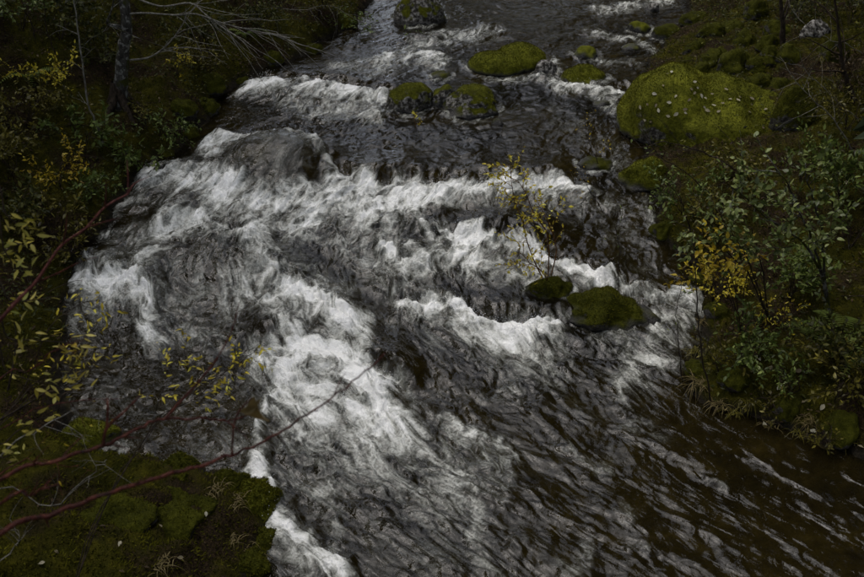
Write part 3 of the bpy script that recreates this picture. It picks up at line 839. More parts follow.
B_RED = mat_bark('wet_red_bark', (0.010, 0.003, 0.002), (0.038, 0.008, 0.005), (0.10, 0.030, 0.018), 40, rough=0.4)
B_ROSE = mat_bark('pinkish_red_bark', (0.030, 0.009, 0.008), (0.075, 0.022, 0.018), (0.15, 0.062, 0.048), 40, rough=0.4)
B_OCHRE = mat_bark('orange_brown_bark', (0.04, 0.018, 0.006), (0.11, 0.05, 0.012), (0.20, 0.10, 0.03), 40)
L_NEEDLE = mat_leaf('dark_needles', [(0.0, (0.010, 0.016, 0.006)), (1.0, (0.035, 0.050, 0.016))], gloss=0.6)


# ------------------------------------------------------------------ plant geometry
def smooth_line(P, sub=5):
    P = np.asarray(P, float)
    if len(P) < 3:
        t = np.linspace(0, 1, sub + 1)[:, None]
        return P[0] * (1 - t) + P[-1] * t
    Q = np.vstack([2 * P[0] - P[1], P, 2 * P[-1] - P[-2]])
    out = []
    for i in range(1, len(Q) - 2):
        for t in np.linspace(0, 1, sub, endpoint=False):
            a, b, c, d = Q[i - 1], Q[i], Q[i + 1], Q[i + 2]
            out.append(0.5 * (2 * b + (c - a) * t + (2 * a - 5 * b + 4 * c - d) * t * t + (3 * b - a - 3 * c + d) * t ** 3))
    out.append(P[-1])
    return np.array(out)


class Geo:
    def __init__(s):
        s.V, s.F, s.n, s.A = [], [], 0, []

    def tube(s, P, r0, r1, k=5, knob=0.0, r=None):
        P = np.asarray(P, float); n = len(P)
        T = np.gradient(P, axis=0); T /= np.linalg.norm(T, axis=1)[:, None] + 1e-9
        ref = np.array([0.31, 0.17, 0.93]) if abs(T[:, 2]).mean() < 0.8 else np.array([1.0, 0.1, 0.0])
        A = np.cross(T, ref); A /= np.linalg.norm(A, axis=1)[:, None] + 1e-9
        B = np.cross(T, A)
        rad = np.linspace(r0, r1, n)
        if knob and r is not None:
            rad = rad * (1 + knob * r.uniform(-1, 1, n))
        an = np.arange(k) * 2 * math.pi / k
        V = P[:, None, :] + rad[:, None, None] * (np.cos(an)[None, :, None] * A[:, None, :] + np.sin(an)[None, :, None] * B[:, None, :])
        i = np.arange(n - 1)[:, None] * k; j = np.arange(k)[None, :]; j2 = (j + 1) % k
        s.F.append(np.stack([i + j, i + j2, i + k + j2, i + k + j], -1).reshape(-1, 4) + s.n)
        s.V.append(V.reshape(-1, 3)); s.n += n * k
        return s

    def build(s, name, mat, parent=None, origin=None):
        V = np.concatenate(s.V)
        if origin is not None:
            V = V - origin
        return add(name, mesh_np(name, V, s.F), mat, parent)


def leaf_shape(width=0.42, fold=0.12, curl=0.15, pts=4):
    """a leaf 1 long along +Y with its face to +Z, folded along the midrib"""
    V, F = [], []
    ts = np.linspace(0, 1, pts + 1)
    for t in ts:
        w = width * math.sin(math.pi * min(1, t ** 0.8)) * 0.5 + 0.004
        z = -curl * t * t
        V += [(-w, t, z + fold * w), (0, t, z), (w, t, z + fold * w)]
    for i in range(pts):
        a = 3 * i
        F += [(a, a + 1, a + 4, a + 3), (a + 1, a + 2, a + 5, a + 4)]
    return np.array(V), np.array(F)


def leaf_quad(width=0.45):
    V = np.array([(0, 0, 0), (-width / 2, 0.45, 0.06), (0, 1, -0.10), (width / 2, 0.45, 0.06)])
    return V, np.array([(0, 3, 2), (0, 2, 1)])


def leaf_frames(dirs, r, face_up=1.0):
    d = dirs / (np.linalg.norm(dirs, axis=1)[:, None] + 1e-9)
    n = r.normal(0, 0.55, d.shape); n[:, 2] += face_up
    n = n - (n * d).sum(1)[:, None] * d
    n /= np.linalg.norm(n, axis=1)[:, None] + 1e-9
    x = np.cross(d, n)
    return np.stack([x, d, n], -1)            # columns


def leaf_mesh(name, P, dirs, size, shape, r, mat, parent, face_up=1.0, origin=None, bias=0.0):
    BV, BF = shape
    n = len(P)
    if n == 0:
        return None
    R = leaf_frames(dirs, r, face_up)
    S = size * r.uniform(0.6, 1.25, n)
    V = np.einsum('nij,kj->nki', R, BV) * S[:, None, None] + P[:, None, :]
    if origin is not None:
        V = V - origin
    k = len(BV)
    Fc = (BF[None] + (np.arange(n) * k)[:, None, None]).reshape(-1, BF.shape[1])
    var = np.clip(r.normal(0.45 + bias, 0.25, n), 0, 1)
    return add(name, mesh_np(name, V.reshape(-1, 3), Fc, {'var': np.repeat(var, k)}, False), mat, parent)


LEAF_A, LEAF_B, LEAF_Q, LEAF_N = leaf_shape(0.42), leaf_shape(0.55, 0.2, 0.25), leaf_quad(), leaf_shape(0.30, 0.3, 0.3)
_leafdata = {}


def leaf_objects(P, dirs, size, mat, parent, r, face_up=0.8, origin=None, name='leaf', shapes=None):
    """each leaf an object of its own, sharing three leaf meshes per material"""
    if mat.name not in _leafdata:
        _leafdata[mat.name] = [mesh_np(name, *(shapes or (leaf_shape(0.36), LEAF_N, leaf_shape(0.32, 0.25, -0.15)))[i]) for i in range(3)]
        for me in _leafdata[mat.name]:
            me.materials.append(mat)
    R = leaf_frames(dirs, r, face_up)
    for i in range(len(P)):
        o = add(name, _leafdata[mat.name][int(r.integers(3))], None, parent)
        s = size * r.uniform(0.7, 1.2)
        Mx = Matrix([list(R[i][j] * s) + [P[i][j] - (origin[j] if origin is not None else 0)] for j in range(3)] + [[0, 0, 0, 1]])
        o.matrix_local = Mx


def wander(p, d, length, n, r, wob=0.25, lift=0.0):
    """a twig: n points from p, starting along d, wandering"""
    d = np.array(d, float); d /= np.linalg.norm(d) + 1e-9
    P = [np.array(p, float)]
    for i in range(n):
        d = d + r.normal(0, wob, 3) * 0.6 + np.array([0, 0, lift])
        d /= np.linalg.norm(d)
        P.append(P[-1] + d * length / n)
    return np.array(P)


def along(P, t):
    i = np.clip(t * (len(P) - 1), 0, len(P) - 1.001); k = int(i); f = i - k
    return P[k] * (1 - f) + P[k + 1] * f, P[k + 1] - P[k]


def shrub(name, label, cat, root, stems, bark, leaf=None, size=0.05, per=10, twigs=6, tlen=0.35, rad=0.008, seed=1, group=None, shape=None, as_objects=False,
          wob=0.22, lift=0.04, tstart=0.3, face_up=0.8, sub=3, leaf_group=None, extra=None):
    """stems: lists of world points from the root up; twigs sprout along them; leaves sit along the twigs"""
    r = np.random.default_rng(seed)
    root = np.array(root, float)
    t = add(name, None, None, None, root)
    tag(t, label, cat, group)
    LP, LD = [], []
    for st in stems:
        S = smooth_line(st, 4)
        S = S + np.concatenate([[[0, 0, 0]], r.normal(0, 0.006, (len(S) - 1, 3))])
        g = Geo(); g.tube(S, rad, rad * 0.35, 6, 0.08, r)
        L = np.linalg.norm(np.diff(S, axis=0), axis=1).sum()
        for k in range(twigs):
            u = tstart + (1 - tstart) * (k + r.random()) / twigs
            p, d = along(S, min(u, 0.995))
            d = d / (np.linalg.norm(d) + 1e-9)
            sd = r.normal(0, 1, 3); sd -= sd @ d * d; sd /= np.linalg.norm(sd)
            T = wander(p, d * 0.6 + sd * 0.9, tlen * r.uniform(0.5, 1.2) * (1.15 - 0.5 * u), 5, r, wob, lift)
            g.tube(T, rad * 0.36, rad * 0.12, 4)
            for j in range(per):
                q, dd = along(T, min(0.15 + 0.85 * (j + r.random()) / max(per, 1), 0.999))
                LP.append(q); LD.append(dd / (np.linalg.norm(dd) + 1e-9) + r.normal(0, 0.75, 3) + np.array([0, 0, -0.15]))
            if sub and r.random() < 0.6:
                q, dd = along(T, r.uniform(0.3, 0.7))
                T2 = wander(q, dd / np.linalg.norm(dd) + r.normal(0, 0.6, 3), tlen * 0.5, 4, r, wob, lift)
                g.tube(T2, rad * 0.22, rad * 0.1, 3)
                for j in range(max(per // 2, 0)):
                    q2, d2 = along(T2, min(0.2 + 0.8 * r.random(), 0.999))
                    LP.append(q2); LD.append(d2 / np.linalg.norm(d2) + r.normal(0, 0.75, 3))
        st_o = g.build('stem', bark, t, root)
        if as_objects and LP:
            leaf_objects(np.array(LP), np.array(LD), size, leaf, st_o, r, face_up, root, shapes=(leaf_shape(0.62, 0.15, 0.15), leaf_shape(0.55, 0.2, 0.3), leaf_shape(0.5, 0.3, -0.1)))
            LP, LD = [], []
    if leaf is not None and LP:
        LP, LD = np.array(LP), np.array(LD)
        o = leaf_mesh('foliage', LP, LD, size, shape or LEAF_A, r, leaf, t, face_up, root)
        o['kind'] = 'stuff'
    return t


def bush_stems(root, n, h, spread, r, lean=(0, 0)):
    out = []
    for i in range(n):
        a = r.uniform(0, 2 * math.pi)
        d = np.array([math.cos(a) * spread + lean[0], math.sin(a) * spread + lean[1], h]) * r.uniform(0.7, 1.1)
        P = [np.array(root) + np.array([0, 0, -0.05])]
        for u in (0.33, 0.66, 1.0):
            P.append(np.array(root) + d * np.array([u ** 1.3, u ** 1.3, u ** 0.85]) + r.normal(0, 0.04, 3))
        out.append(P)
    return out


def bush(label, px, py, h, spread, leaf, n=5, size=0.045, per=9, twigs=7, tlen=0.3, bark=None, seed=0, name='shrub', rad=0.006, group=None, cat='shrub', shape=None, lean=(0, 0), face_up=0.8):
    root = at_ground(px, py)
    r = np.random.default_rng(seed + 500)
    return shrub(name, label, cat, root, bush_stems(root, n, h, spread, r, lean), bark or B_BROWN, leaf, size, per, twigs, tlen, rad, seed, group, shape, face_up=face_up)


# ------------------------------------------------------------------ the bank with the grey trunk
tr = at_ground(121, 108)
rt = np.random.default_rng(5)
tree = add('alder_tree', None, None, None, tr)
tag(tree, 'grey lichen-spotted tree trunk with mossy foot, leaning bare limbs over the bank', 'tree')
yT = tr[1]
TP = smooth_line([tr + [0, 0.0, -0.25], at_y(121, 88, yT), at_y(123, 50, yT), at_y(124, 0, yT), tr + [0.15, 0.3, 4.5], tr + [0.5, 0.7, 7.5], tr + [0.6, 0.9, 10.5]], 8)
trunk_o = Geo().tube(TP, 0.115, 0.03, 12, 0.06, rt).build('trunk', B_GREY, tree, tr)
g = Geo()
for a in range(5):                                              # root flare
    an = a * 1.25 + 0.4
    g.tube(smooth_line([tr + [0, 0, 0.35], tr + [0.14 * math.cos(an), 0.14 * math.sin(an), 0.08], tr + [0.42 * math.cos(an), 0.42 * math.sin(an), -0.16]], 4), 0.09, 0.03, 7)
g.build('root', B_BROWN, tree, tr)
limbs = [
    [(124, 30), (118, 26), (109, 25), (107, 22), (112, 8), (116, -14)],
    [(125, 14), (146, 13), (176, 15), (196, 14), (226, 24), (256, 31), (290, 38)],
    [(126, -6), (160, 6), (190, 3), (205, 14), (222, 27), (236, 36)],
    [(130, 60), (150, 57), (168, 44), (184, 22), (186, 8)],
]
for li, lp in enumerate(limbs):
    P = smooth_line([at_y(x, y, yT - 0.12 * k) for k, (x, y) in enumerate(lp)], 5)
    g = Geo().tube(P, 0.015 if li else 0.030, 0.005, 6, 0.15, rt)
    for k in range(9 if li != 1 else 20):
        p, d = along(P, rt.uniform(0.3, 0.97))
        g.tube(wander(p, d / np.linalg.norm(d) + rt.normal(0, 0.5, 3) + np.array([0.2, 0, -0.3]), rt.uniform(0.4, 1.1), 7, rt, 0.25, -0.03), 0.0055, 0.0018, 4)
    g.build('limb', B_PALE if li else B_GREY, trunk_o, tr)
# crown, above the frame
r = np.random.default_rng(15)
CPs, CDs = [], []
g = Geo()
for k in range(26):
    p, d = along(TP, r.uniform(0.52, 0.99))
    a = r.uniform(0, 6.28)
    Lm = wander(p, [math.cos(a), math.sin(a), 0.5], r.uniform(1.2, 2.6), 6, r, 0.2, 0.02)
    g.tube(Lm, 0.03, 0.006, 5)
    q = Lm[r.integers(2, 7, 60)] + r.normal(0, 0.28, (60, 3))
    q = q[q[:, 2] > 4.3]
    CPs.append(q); CDs.append(r.normal(0, 1, q.shape))
g.build('branch', B_BROWN, tree, tr)
cr = leaf_mesh('crown', np.concatenate(CPs), np.concatenate(CDs), 0.10, LEAF_Q, r, L_OLIVE, tree, 0.6, tr)
cr['kind'] = 'stuff'

# slim pale saplings and bare twigs
def bare(name, label, pts, y0, dy, bark, rad, seed, twigs=4, tlen=0.4, root_px=None, leaf=None, size=0.04, per=0, cat='sapling', group=None, down=True, wob=0.25, lift=0.0, tstart=0.3, **kw):
    """pts from root end to tip in photograph pixels at distances y0, y0+dy ..."""
    if root_px is not None:
        root = at_ground(*root_px)
        P = [root - np.array([0, 0, 0.06])] + [at_y(x, y, root[1] + dy * (k + 1)) for k, (x, y) in enumerate(pts)]
    else:
        P = [at_y(x, y, y0 + dy * k) for k, (x, y) in enumerate(pts)]
        if down:                                                # carry the stem on to the soil outside the picture
            q = np.array(P[0]); q = q + np.array([-0.35, -0.25, 0])
            q[2] = float(ground_h(q[0], q[1])) - 0.05
            P = [q, (q + P[0]) / 2 + np.array([-0.05, -0.05, 0.15])] + P
        root = P[0]
    return shrub(name, label, cat, root, [P], bark, leaf, size, per, twigs, tlen, rad, seed, group, wob=wob, lift=lift, tstart=tstart, **kw)


bare('sapling', 'slim pale sapling leaning with its crown past the grey trunk', [(98, 128), (88, 104), (82, 62), (78, 30), (72, -8), (66, -60)], 0, -0.05, B_PALE, 0.016, 21, 7, 0.5, (103, 146), cat='sapling')
bare('sapling', 'thin dark sapling drooping on the slope above the olive bush', [(52, 46), (46, 24), (44, 4), (40, -40)], 0, -0.04, B_BROWN, 0.010, 22, 6, 0.4, (60, 62))
bare('dead_branch', 'grey dead twig reaching from the bank toward the rapids', [(118, 122), (134, 140), (144, 156)], 0, -0.12, B_PALE, 0.008, 23, 5, 0.25, (92, 104), cat='branch')
bare('dead_branch', 'bleached dead branch trailing over the water upstream of the grey trunk', [(232, 22), (262, 30), (300, 44), (326, 52)], 0, -0.10, B_PALE, 0.010, 24, 14, 0.7, (212, 10), cat='branch', lift=-0.05, tstart=0.1)
bare('dead_branch', 'tangle of fine pale twigs over the upstream waterline', [(270, 8), (300, 10), (330, 6), (360, 22)], 0, -0.06, B_PALE, 0.007, 25, 14, 0.7, (238, 14), cat='branch', tstart=0.1, lift=-0.03)
bare('dead_branch', 'short mossy stick propped on the slope behind the grey trunk', [(30, 20), (24, 8), (20, -10)], 0, -0.03, B_BROWN, 0.012, 26, 3, 0.4, (36, 38), cat='branch')

bush('olive-leaved bush spreading below the leaning pale sapling', 26, 128, 0.65, 0.6, L_OLIVE, 7, 0.062, 12, 9, 0.35, seed=31)
bush('yellowing olive bush at the frame edge beneath the mossy slope', 14, 176, 0.7, 0.55, L_OLIVE, 7, 0.069, 12, 9, 0.35, seed=32)
bush('fresh green shrub with broad leaves at the grey trunk\'s foot', 84, 152, 0.45, 0.45, L_GREEN, 5, 0.094, 6, 6, 0.32, seed=33)
bush('low green shrub overhanging the rapids below the grey trunk', 140, 168, 0.38, 0.4, L_GREEN, 5, 0.081, 6, 6, 0.3, seed=34, lean=(0.2, -0.1))
bush('pale yellow-green sprig on the mossy slope beside the grey trunk', 176, 74, 0.3, 0.25, L_YELLOW, 3, 0.045, 8, 5, 0.2, seed=35)
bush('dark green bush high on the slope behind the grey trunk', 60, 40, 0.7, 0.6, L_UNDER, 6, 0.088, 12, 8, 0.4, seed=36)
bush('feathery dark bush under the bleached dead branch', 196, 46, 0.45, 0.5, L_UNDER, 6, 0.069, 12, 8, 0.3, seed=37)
bush('small leafy bush at the upstream waterline with yellow tips', 352, 38, 0.4, 0.35, L_GREEN, 4, 0.062, 6, 6, 0.3, seed=38, lean=(0.15, -0.15))
bush('dim green bush on the bank upstream near the moss-capped boulder', 318, 14, 0.5, 0.5, L_OLIVE, 6, 0.069, 11, 8, 0.3, seed=39)
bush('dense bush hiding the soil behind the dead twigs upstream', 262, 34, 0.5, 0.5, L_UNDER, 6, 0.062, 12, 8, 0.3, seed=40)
bush('broad-leaved olive shrub at the dark water\'s edge', 52, 236, 0.42, 0.45, L_OLIVE, 5, 0.081, 7, 7, 0.3, seed=41)
bush('dark leafy shrub rooted in the bank above the red branch', 90, 200, 0.4, 0.4, L_GREEN, 5, 0.062, 7, 7, 0.28, seed=42, lean=(0.1, 0))
bush('tall dim bush on the bank beside the yellow-leaved branches', 12, 232, 0.6, 0.5, L_UNDER, 6, 0.075, 11, 8, 0.35, seed=43)
bush('thin bush with yellowed leaves on the bank slope by the trunk\'s roots', 146, 128, 0.34, 0.32, L_OLIVE, 4, 0.056, 7, 6, 0.25, seed=44)
bush('dark-leaved fern-like bush under the slim dark sapling', 104, 66, 0.5, 0.5, L_UNDER, 6, 0.069, 12, 8, 0.3, seed=45)

for k, (lb, px, py, h, sp, lf, n, sz) in enumerate([
        ('yellow-leaved bush on the slope behind the leaning sapling', 40, 100, .5, .5, L_YELLOW, 4, .045), ('ochre-leaved low bush on the bank under the leaning sapling', 60, 188, .4, .45, L_ORANGE, 4, .045),
        ('bright green bush by the slim dark sapling', 22, 30, .6, .6, L_GREEN, 6, .06), ('olive bush at the bank\'s lip above the dark channel', 70, 262, .35, .4, L_OLIVE, 5, .055),
        ('green bush overhanging the rapids beyond the trunk', 168, 140, .35, .35, L_GREEN, 4, .05), ('olive bush on the mossy slope above the waterline stones', 206, 70, .4, .4, L_OLIVE, 5, .05)]):
    bush(lb, px, py, h, sp, lf, n, sz * 1.15, 9, 8, 0.36, seed=740 + k)

# ------------------------------------------------------------------ near shrubs rooted on the embankment
def stem_px(pts, y0, dy):
    return [at_y(x, y, y0 + dy * k) for k, (x, y) in enumerate(pts)]


def soil(x, y, dz=-0.06):
    return np.array([x, y, float(ground_h(x, y)) + dz])


rr = np.random.default_rng(77)
# thick red stems sweeping up from the lower corner
root = soil(-1.55, 0.75)
red = add('red_stemmed_shrub', None, None, None, root)
tag(red, 'bare wet red-barked shrub stretching long branches over the near mound', 'shrub')
RB = [
    ([(0, 533), (48, 516), (92, 499), (150, 480), (190, 469), (232, 455), (270, 438), (300, 419), (345, 388), (386, 354)], 1.75, 0.05, 0.0068, 0.0019, B_RED),
    ([(0, 481), (50, 463), (103, 446), (135, 430), (165, 419), (205, 419), (232, 420), (252, 412)], 1.95, 0.06, 0.0057, 0.0022, B_RED),
    ([(0, 503), (30, 495), (56, 484)], 1.85, 0.05, 0.0050, 0.0022, B_RED),
]
red_br = []
for pts, y0, dy, r0, r1, mt in RB:
    P = stem_px(pts, y0, dy)
    P = [root, root * 0.45 + P[0] * 0.55 + np.array([-0.12, 0, -0.05])] + P
    S = smooth_line(P, 6); S[8:] += rr.normal(0, 0.0022, (len(S) - 8, 3))
    gb = Geo().tube(S, r0 * 1.25, r1, 8, 0.10, rr)
    for k in range(9):                                          # buds and short spurs at the nodes
        p, d = along(S, rr.uniform(0.25, 0.97)); d = d / np.linalg.norm(d)
        n_ = rr.normal(0, 1, 3); n_ -= n_ @ d * d; n_ /= np.linalg.norm(n_)
        gb.tube(wander(p, d + n_ * 0.9, rr.choice([0.015, 0.02, 0.05, 0.09]), 4, rr, 0.2), r1 * 1.2, r1 * 0.5, 5)
    red_br.append(gb.build('branch', mt, red, root))
for pts, y0, dy, r0, r1 in [([(103, 446), (107, 428), (124, 412), (142, 394)], 2.07, 0.02, 0.0055, 0.0021), ([(107, 428), (108, 408), (107, 398)], 2.09, 0.02, 0.004, 0.0015),
                            ([(165, 419), (180, 402), (196, 385), (216, 360), (232, 330), (239, 303)], 2.19, 0.03, 0.0045, 0.0014),
                            ([(232, 455), (233, 436), (234, 424), (240, 410), (252, 398)], 2.0, 0.01, 0.0035, 0.0018), 
                            ([(45, 517), (49, 527)], 1.80, 0.01, 0.004, 0.002)]:
    Geo().tube(smooth_line(stem_px(pts, y0, dy), 5), r0, r1, 6, 0.08, rr).build('twig', B_RED, red_br[1 if y0 > 2.05 else 0], root)
for pts in ([(254, 396), (262, 412), (263, 436)], [(240, 412), (248, 404), (264, 402)]):
    P = np.array(stem_px(pts, 2.02, 0.0))
    BV, BF = leaf_shape(0.42, 1.0, 0.35)
    L = np.linalg.norm(P[-1] - P[0]) * 0.85
    R = leaf_frames((P[-1] - P[0])[None], rr, 0.1)[0]
    o = add('leaf', mesh_np('leaf', (BV * L) @ R.T + P[0] - root, BF), LO_DEAD, red)

# paler red shrub with the forked stem at the frame edge
root = soil(-2.75, 1.75)
rose = add('red_stemmed_shrub', None, None, None, root)
tag(rose, 'slender pinkish red forked branch rising past yellow leaves to the rapids', 'shrub')
for pts, y0, dy, r0, r1 in [([(-30, 352), (0, 320), (18, 300), (35, 283), (48, 264), (63, 244), (86, 228), (105, 207), (128, 194)], 2.7, 0.03, 0.0085, 0.003),
                            ([(128, 194), (134, 184), (150, 176)], 2.96, 0.02, 0.003, 0.0015), ([(128, 194), (128, 176), (127, 160)], 2.96, 0.02, 0.003, 0.0015)]:
    P = stem_px(pts, y0, dy)
    if pts[0][0] < 0:
        P = [root, root * 0.4 + P[0] * 0.6 + np.array([-0.1, 0, 0.0])] + P
    Geo().tube(smooth_line(P, 5), r0, r1, 7, 0.05, rr).build('branch', B_ROSE, rose, root)
for pts, y0 in [([(35, 283), (60, 272), (80, 262), (97, 257)], 2.8), ([(88, 227), (104, 222), (120, 218)], 2.88), ([(63, 244), (66, 228), (67, 214)], 2.85), ([(105, 207), (106, 192), (106, 180)], 2.9)]:
    Geo().tube(smooth_line(stem_px(pts, y0, 0.01), 5), 0.0035, 0.0012, 5).build('twig', B_RED, rose, root)

# willow-like shrub with big yellow leaves; every leaf its own
root = soil(-3.1, 2.5)
wil = add('willow_shrub', None, None, None, root)
tag(wil, 'yellow-leaved willow shrub hanging narrow leaves over the dark bank', 'shrub')
WS = [([(-20, 200), (6, 215), (20, 226), (34, 228)], 3.3), ([(-20, 220), (4, 250), (16, 268), (22, 262)], 3.35), ([(-22, 290), (10, 300), (34, 300), (58, 296)], 3.35),
      ([(-20, 320), (8, 338), (30, 340), (60, 342), (82, 344)], 3.3), ([(-18, 350), (6, 370), (30, 380), (56, 384)], 3.3), ([(-20, 420), (0, 444), (16, 432), (36, 420), (52, 416)], 3.2),
      ([(-22, 240), (0, 254), (14, 244), (26, 246)], 3.4), ([(8, 390), (14, 360), (16, 336), (14, 322)], 3.25), ([(-16, 470), (4, 458), (14, 452)], 3.1), ([(58, 412), (62, 396), (74, 388), (98, 362)], 3.35),
      ([(0, 420), (40, 396), (70, 372), (88, 344)], 3.4)]
LP, LD = [], []
for pts, y0 in WS:
    P = stem_px(pts, y0, 0.02)
    if pts[0][0] < 0:
        P = [root, root * 0.4 + P[0] * 0.6 + np.array([-0.12, 0, -0.1])] + P
    S = smooth_line(P, 5)
    br_ = Geo().tube(S, 0.0055, 0.0016, 5, 0.05, rr).build('branch', B_BROWN, wil, root)
    LP, LD = [], []
    n = 15
    for j in range(n):
        q, d = along(S, rr.uniform(0.62 if pts[0][0] < 0 else 0.3, 0.999))
        d = d / np.linalg.norm(d)
        LP.append(q + rr.normal(0, 0.025, 3)); LD.append(d * 0.7 + rr.normal(0, 0.5, 3) + np.array([0.15, 0, -0.1]))
    leaf_objects(np.array(LP), np.array(LD), 0.048, LO_YGREEN, br_, rr, 0.7, root)

# fine yellow sprays over the foaming water
def spray(label, stems, y0, dy, root, bark, leaf, size, per, twigs, tlen, seed, rad=0.004, name='shrub', as_objects=False):
    S = []
    for pts in stems:
        P = stem_px(pts, y0, dy)
        S.append([root, root * 0.45 + P[0] * 0.55 + np.array([-0.05, 0.0, 0.15])] + P)
    return shrub(name, label, 'shrub', root, S, bark, leaf, size, per, twigs, tlen, rad, seed, shape=LEAF_N, tstart=0.55, lift=-0.01, as_objects=as_objects)


spray('dark-twigged shrub with a spray of tiny yellow leaves above the foam', [[(150, 432), (176, 404), (206, 384), (240, 362), (262, 344)], [(146, 434), (160, 396), (172, 366), (186, 350)],
      [(152, 430), (190, 400), (222, 376), (244, 352)]], 4.3, 0.05, soil(-2.2, 3.3), B_BROWN, L_YELLOW, 0.040, 6, 9, 0.24, 61)
spray('spindly shrub with sparse golden leaves by the dark channel', [[(20, 400), (50, 372), (76, 352), (92, 330)], [(24, 402), (60, 390), (84, 372), (100, 356)], [(10, 410), (50, 330), (80, 305), (104, 300)]],
      4.1, 0.05, soil(-3.0, 2.9), B_BROWN, L_YELLOW, 0.038, 4, 8, 0.24, 62)
spray('grey-twigged bare bush crossing the near mossy mound', [[(4, 452), (40, 430), (70, 412), (110, 398)], [(0, 490), (50, 508), (92, 470), (108, 458)], [(2, 560), (20, 540), (10, 520)]],
      3.2, 0.04, soil(-2.2, 2.3), B_PALE, None, 0.03, 0, 6, 0.25, 63)
spray('low rust-twigged bush beside the bare red-barked shrub', [[(8, 470), (40, 462), (80, 470)], [(0, 380), (28, 372), (52, 352), (70, 340)], [(0, 430), (60, 404), (120, 398)]],
      2.9, 0.04, soil(-2.4, 2.0), B_RED, L_ORANGE, 0.024, 1, 5, 0.2, 64)

# ------------------------------------------------------------------ midstream saplings
root = at_water(549, 297) + np.array([0, 0.1, 0.05])
shrub('sapling', 'yellow-leaved sapling growing from the midstream rock', 'sapling', root,
      [[root, at_y(533, 258, root[1] - .05), at_y(522, 222, root[1] - .1), at_y(512, 190, root[1] - .12), at_y(510, 156, root[1] - .15)],
       [root, at_y(548, 240, root[1] + .05), at_y(534, 212, root[1]), at_y(522, 186, root[1] - .05), at_y(500, 170, root[1] - .08)],
       [root, at_y(556, 250, root[1] + .1), at_y(548, 222, root[1] + .1), at_y(536, 200, root[1] + .1)],
       [root, at_y(545, 275, root[1] - .1), at_y(530, 262, root[1] - .15), at_y(518, 252, root[1] - .2)]],
      B_OCHRE, L_YELLOW, 0.050, 9, 14, 0.44, 0.009, 71, tstart=0.35, lift=0.02)
root = at_water(556, 300) + np.array([0, 0, 0.04])
bare('dead_branch', 'orange-brown bare stem arching down from the midstream rock', [(556, 300), (558, 318), (562, 330), (572, 344), (578, 352)], root[1], -0.06, B_OCHRE, 0.009, 72, 5, 0.15, None, down=False, cat='branch')
bare('sapling', 'thin dark sapling on the low grassy rock in the rapids', [(618, 280), (620, 252), (616, 228), (622, 200)], 0, 0.0, B_BROWN, 0.007, 73, 9, 0.3, (620, 300), L_GREEN, 0.045, 1)
bare('sapling', 'sparse sapling with ochre leaves on the rock awash below the huge boulder', [(596, 158), (588, 140), (584, 118)], 0, -0.05, B_BROWN, 0.006, 74, 8, 0.4, (602, 172), L_ORANGE, 0.04, 4)
bare('sapling', 'dark sapling with few ochre leaves between the sapling rock and shore', [(596, 200), (588, 188), (580, 170)], 0, -0.02, B_BROWN, 0.006, 75, 6, 0.3, (606, 214), L_ORANGE, 0.038, 3)
bare('twig', 'small twig with yellow leaves snagged below the round lichened boulder', [(416, 126), (414, 119), (416, 114)], 0, 0.0, B_OCHRE, 0.006, 76, 4, 0.16, (418, 134), L_YELLOW, 0.07, 3, cat='twig')
bare('twig', 'leafy green twig snagged in the rapids below the moss-capped boulder', [(400, 37), (408, 33), (414, 30)], 0, 0.0, B_BROWN, 0.006, 77, 4, 0.2, (396, 42), L_GREEN, 0.085, 3, cat='twig')

# ------------------------------------------------------------------ the boulder's bank
def right_shrub(label, root_px, tips, leaf, size, per, twigs, tlen, seed, bark=B_BROWN, rad=0.010, dy=-0.1, as_objects=False, name='shrub', **kw):
    root = at_ground(*root_px)
    S = []
    for pts in tips:
        S.append([root - np.array([0, 0, 0.05])] + [at_y(x, y, root[1] + dy * (k + 1)) for k, (x, y) in enumerate(pts)])
    return shrub(name, label, 'shrub', root, S, bark, leaf, size, per, twigs, tlen, rad, seed, as_objects=as_objects, **kw)


right_shrub('green-leaved shrub with a lichen-spotted stem below the huge boulder', (832, 318), [[(822, 276), (812, 240), (800, 212), (788, 184), (776, 168)], [(820, 270), (800, 240), (770, 220), (744, 196), (730, 186)],
            [(824, 270), (822, 230), (812, 196), (806, 178)]], LO_BLUE, 0.072, 12, 13, 0.65, 81, B_GREY, 0.016, as_objects=True, tstart=0.3, face_up=1.2)
right_shrub('leafy green shrub leaning over the right-hand channel', (770, 322), [[(752, 280), (730, 254), (704, 236), (684, 226)], [(756, 280), (742, 250), (726, 226), (718, 206)], [(764, 284), (758, 252), (752, 228)]],
            LO_BLUE, 0.066, 10, 12, 0.6, 82, B_BROWN, 0.010, as_objects=True, tstart=0.35, face_up=1.2)
right_shrub('shrub of golden lobed leaves under the green-leaved shrubs', (742, 330), [[(730, 290), (716, 256), (700, 242)], [(736, 292), (726, 262), (718, 240)], [(744, 296), (748, 268), (742, 244)], [(730, 300), (706, 282), (684, 276)]],
            L_ORANGE, 0.070, 5, 8, 0.36, 83, B_BROWN, 0.007, shape=LEAF_B, face_up=1.5, tstart=0.5)
bush('yellow-green small-leaved bush on the mossy bank', 760, 330, 0.5, 0.4, L_YELLOW, 4, 0.042, 6, 6, 0.25, seed=84)
bush('green shrub at the edge of the frame above the ferns', 848, 250, 0.7, 0.55, L_GREEN, 6, 0.07, 7, 8, 0.4, seed=85)
bush('bright-leaved shrub between the huge boulder and green-leaved shrub', 800, 182, 0.5, 0.5, L_GREEN, 5, 0.062, 6, 7, 0.4, seed=86)
bush('dim olive bush on the slope past the dark tucked-in boulder', 846, 130, 0.6, 0.5, L_OLIVE, 6, 0.05, 8, 8, 0.35, seed=87)
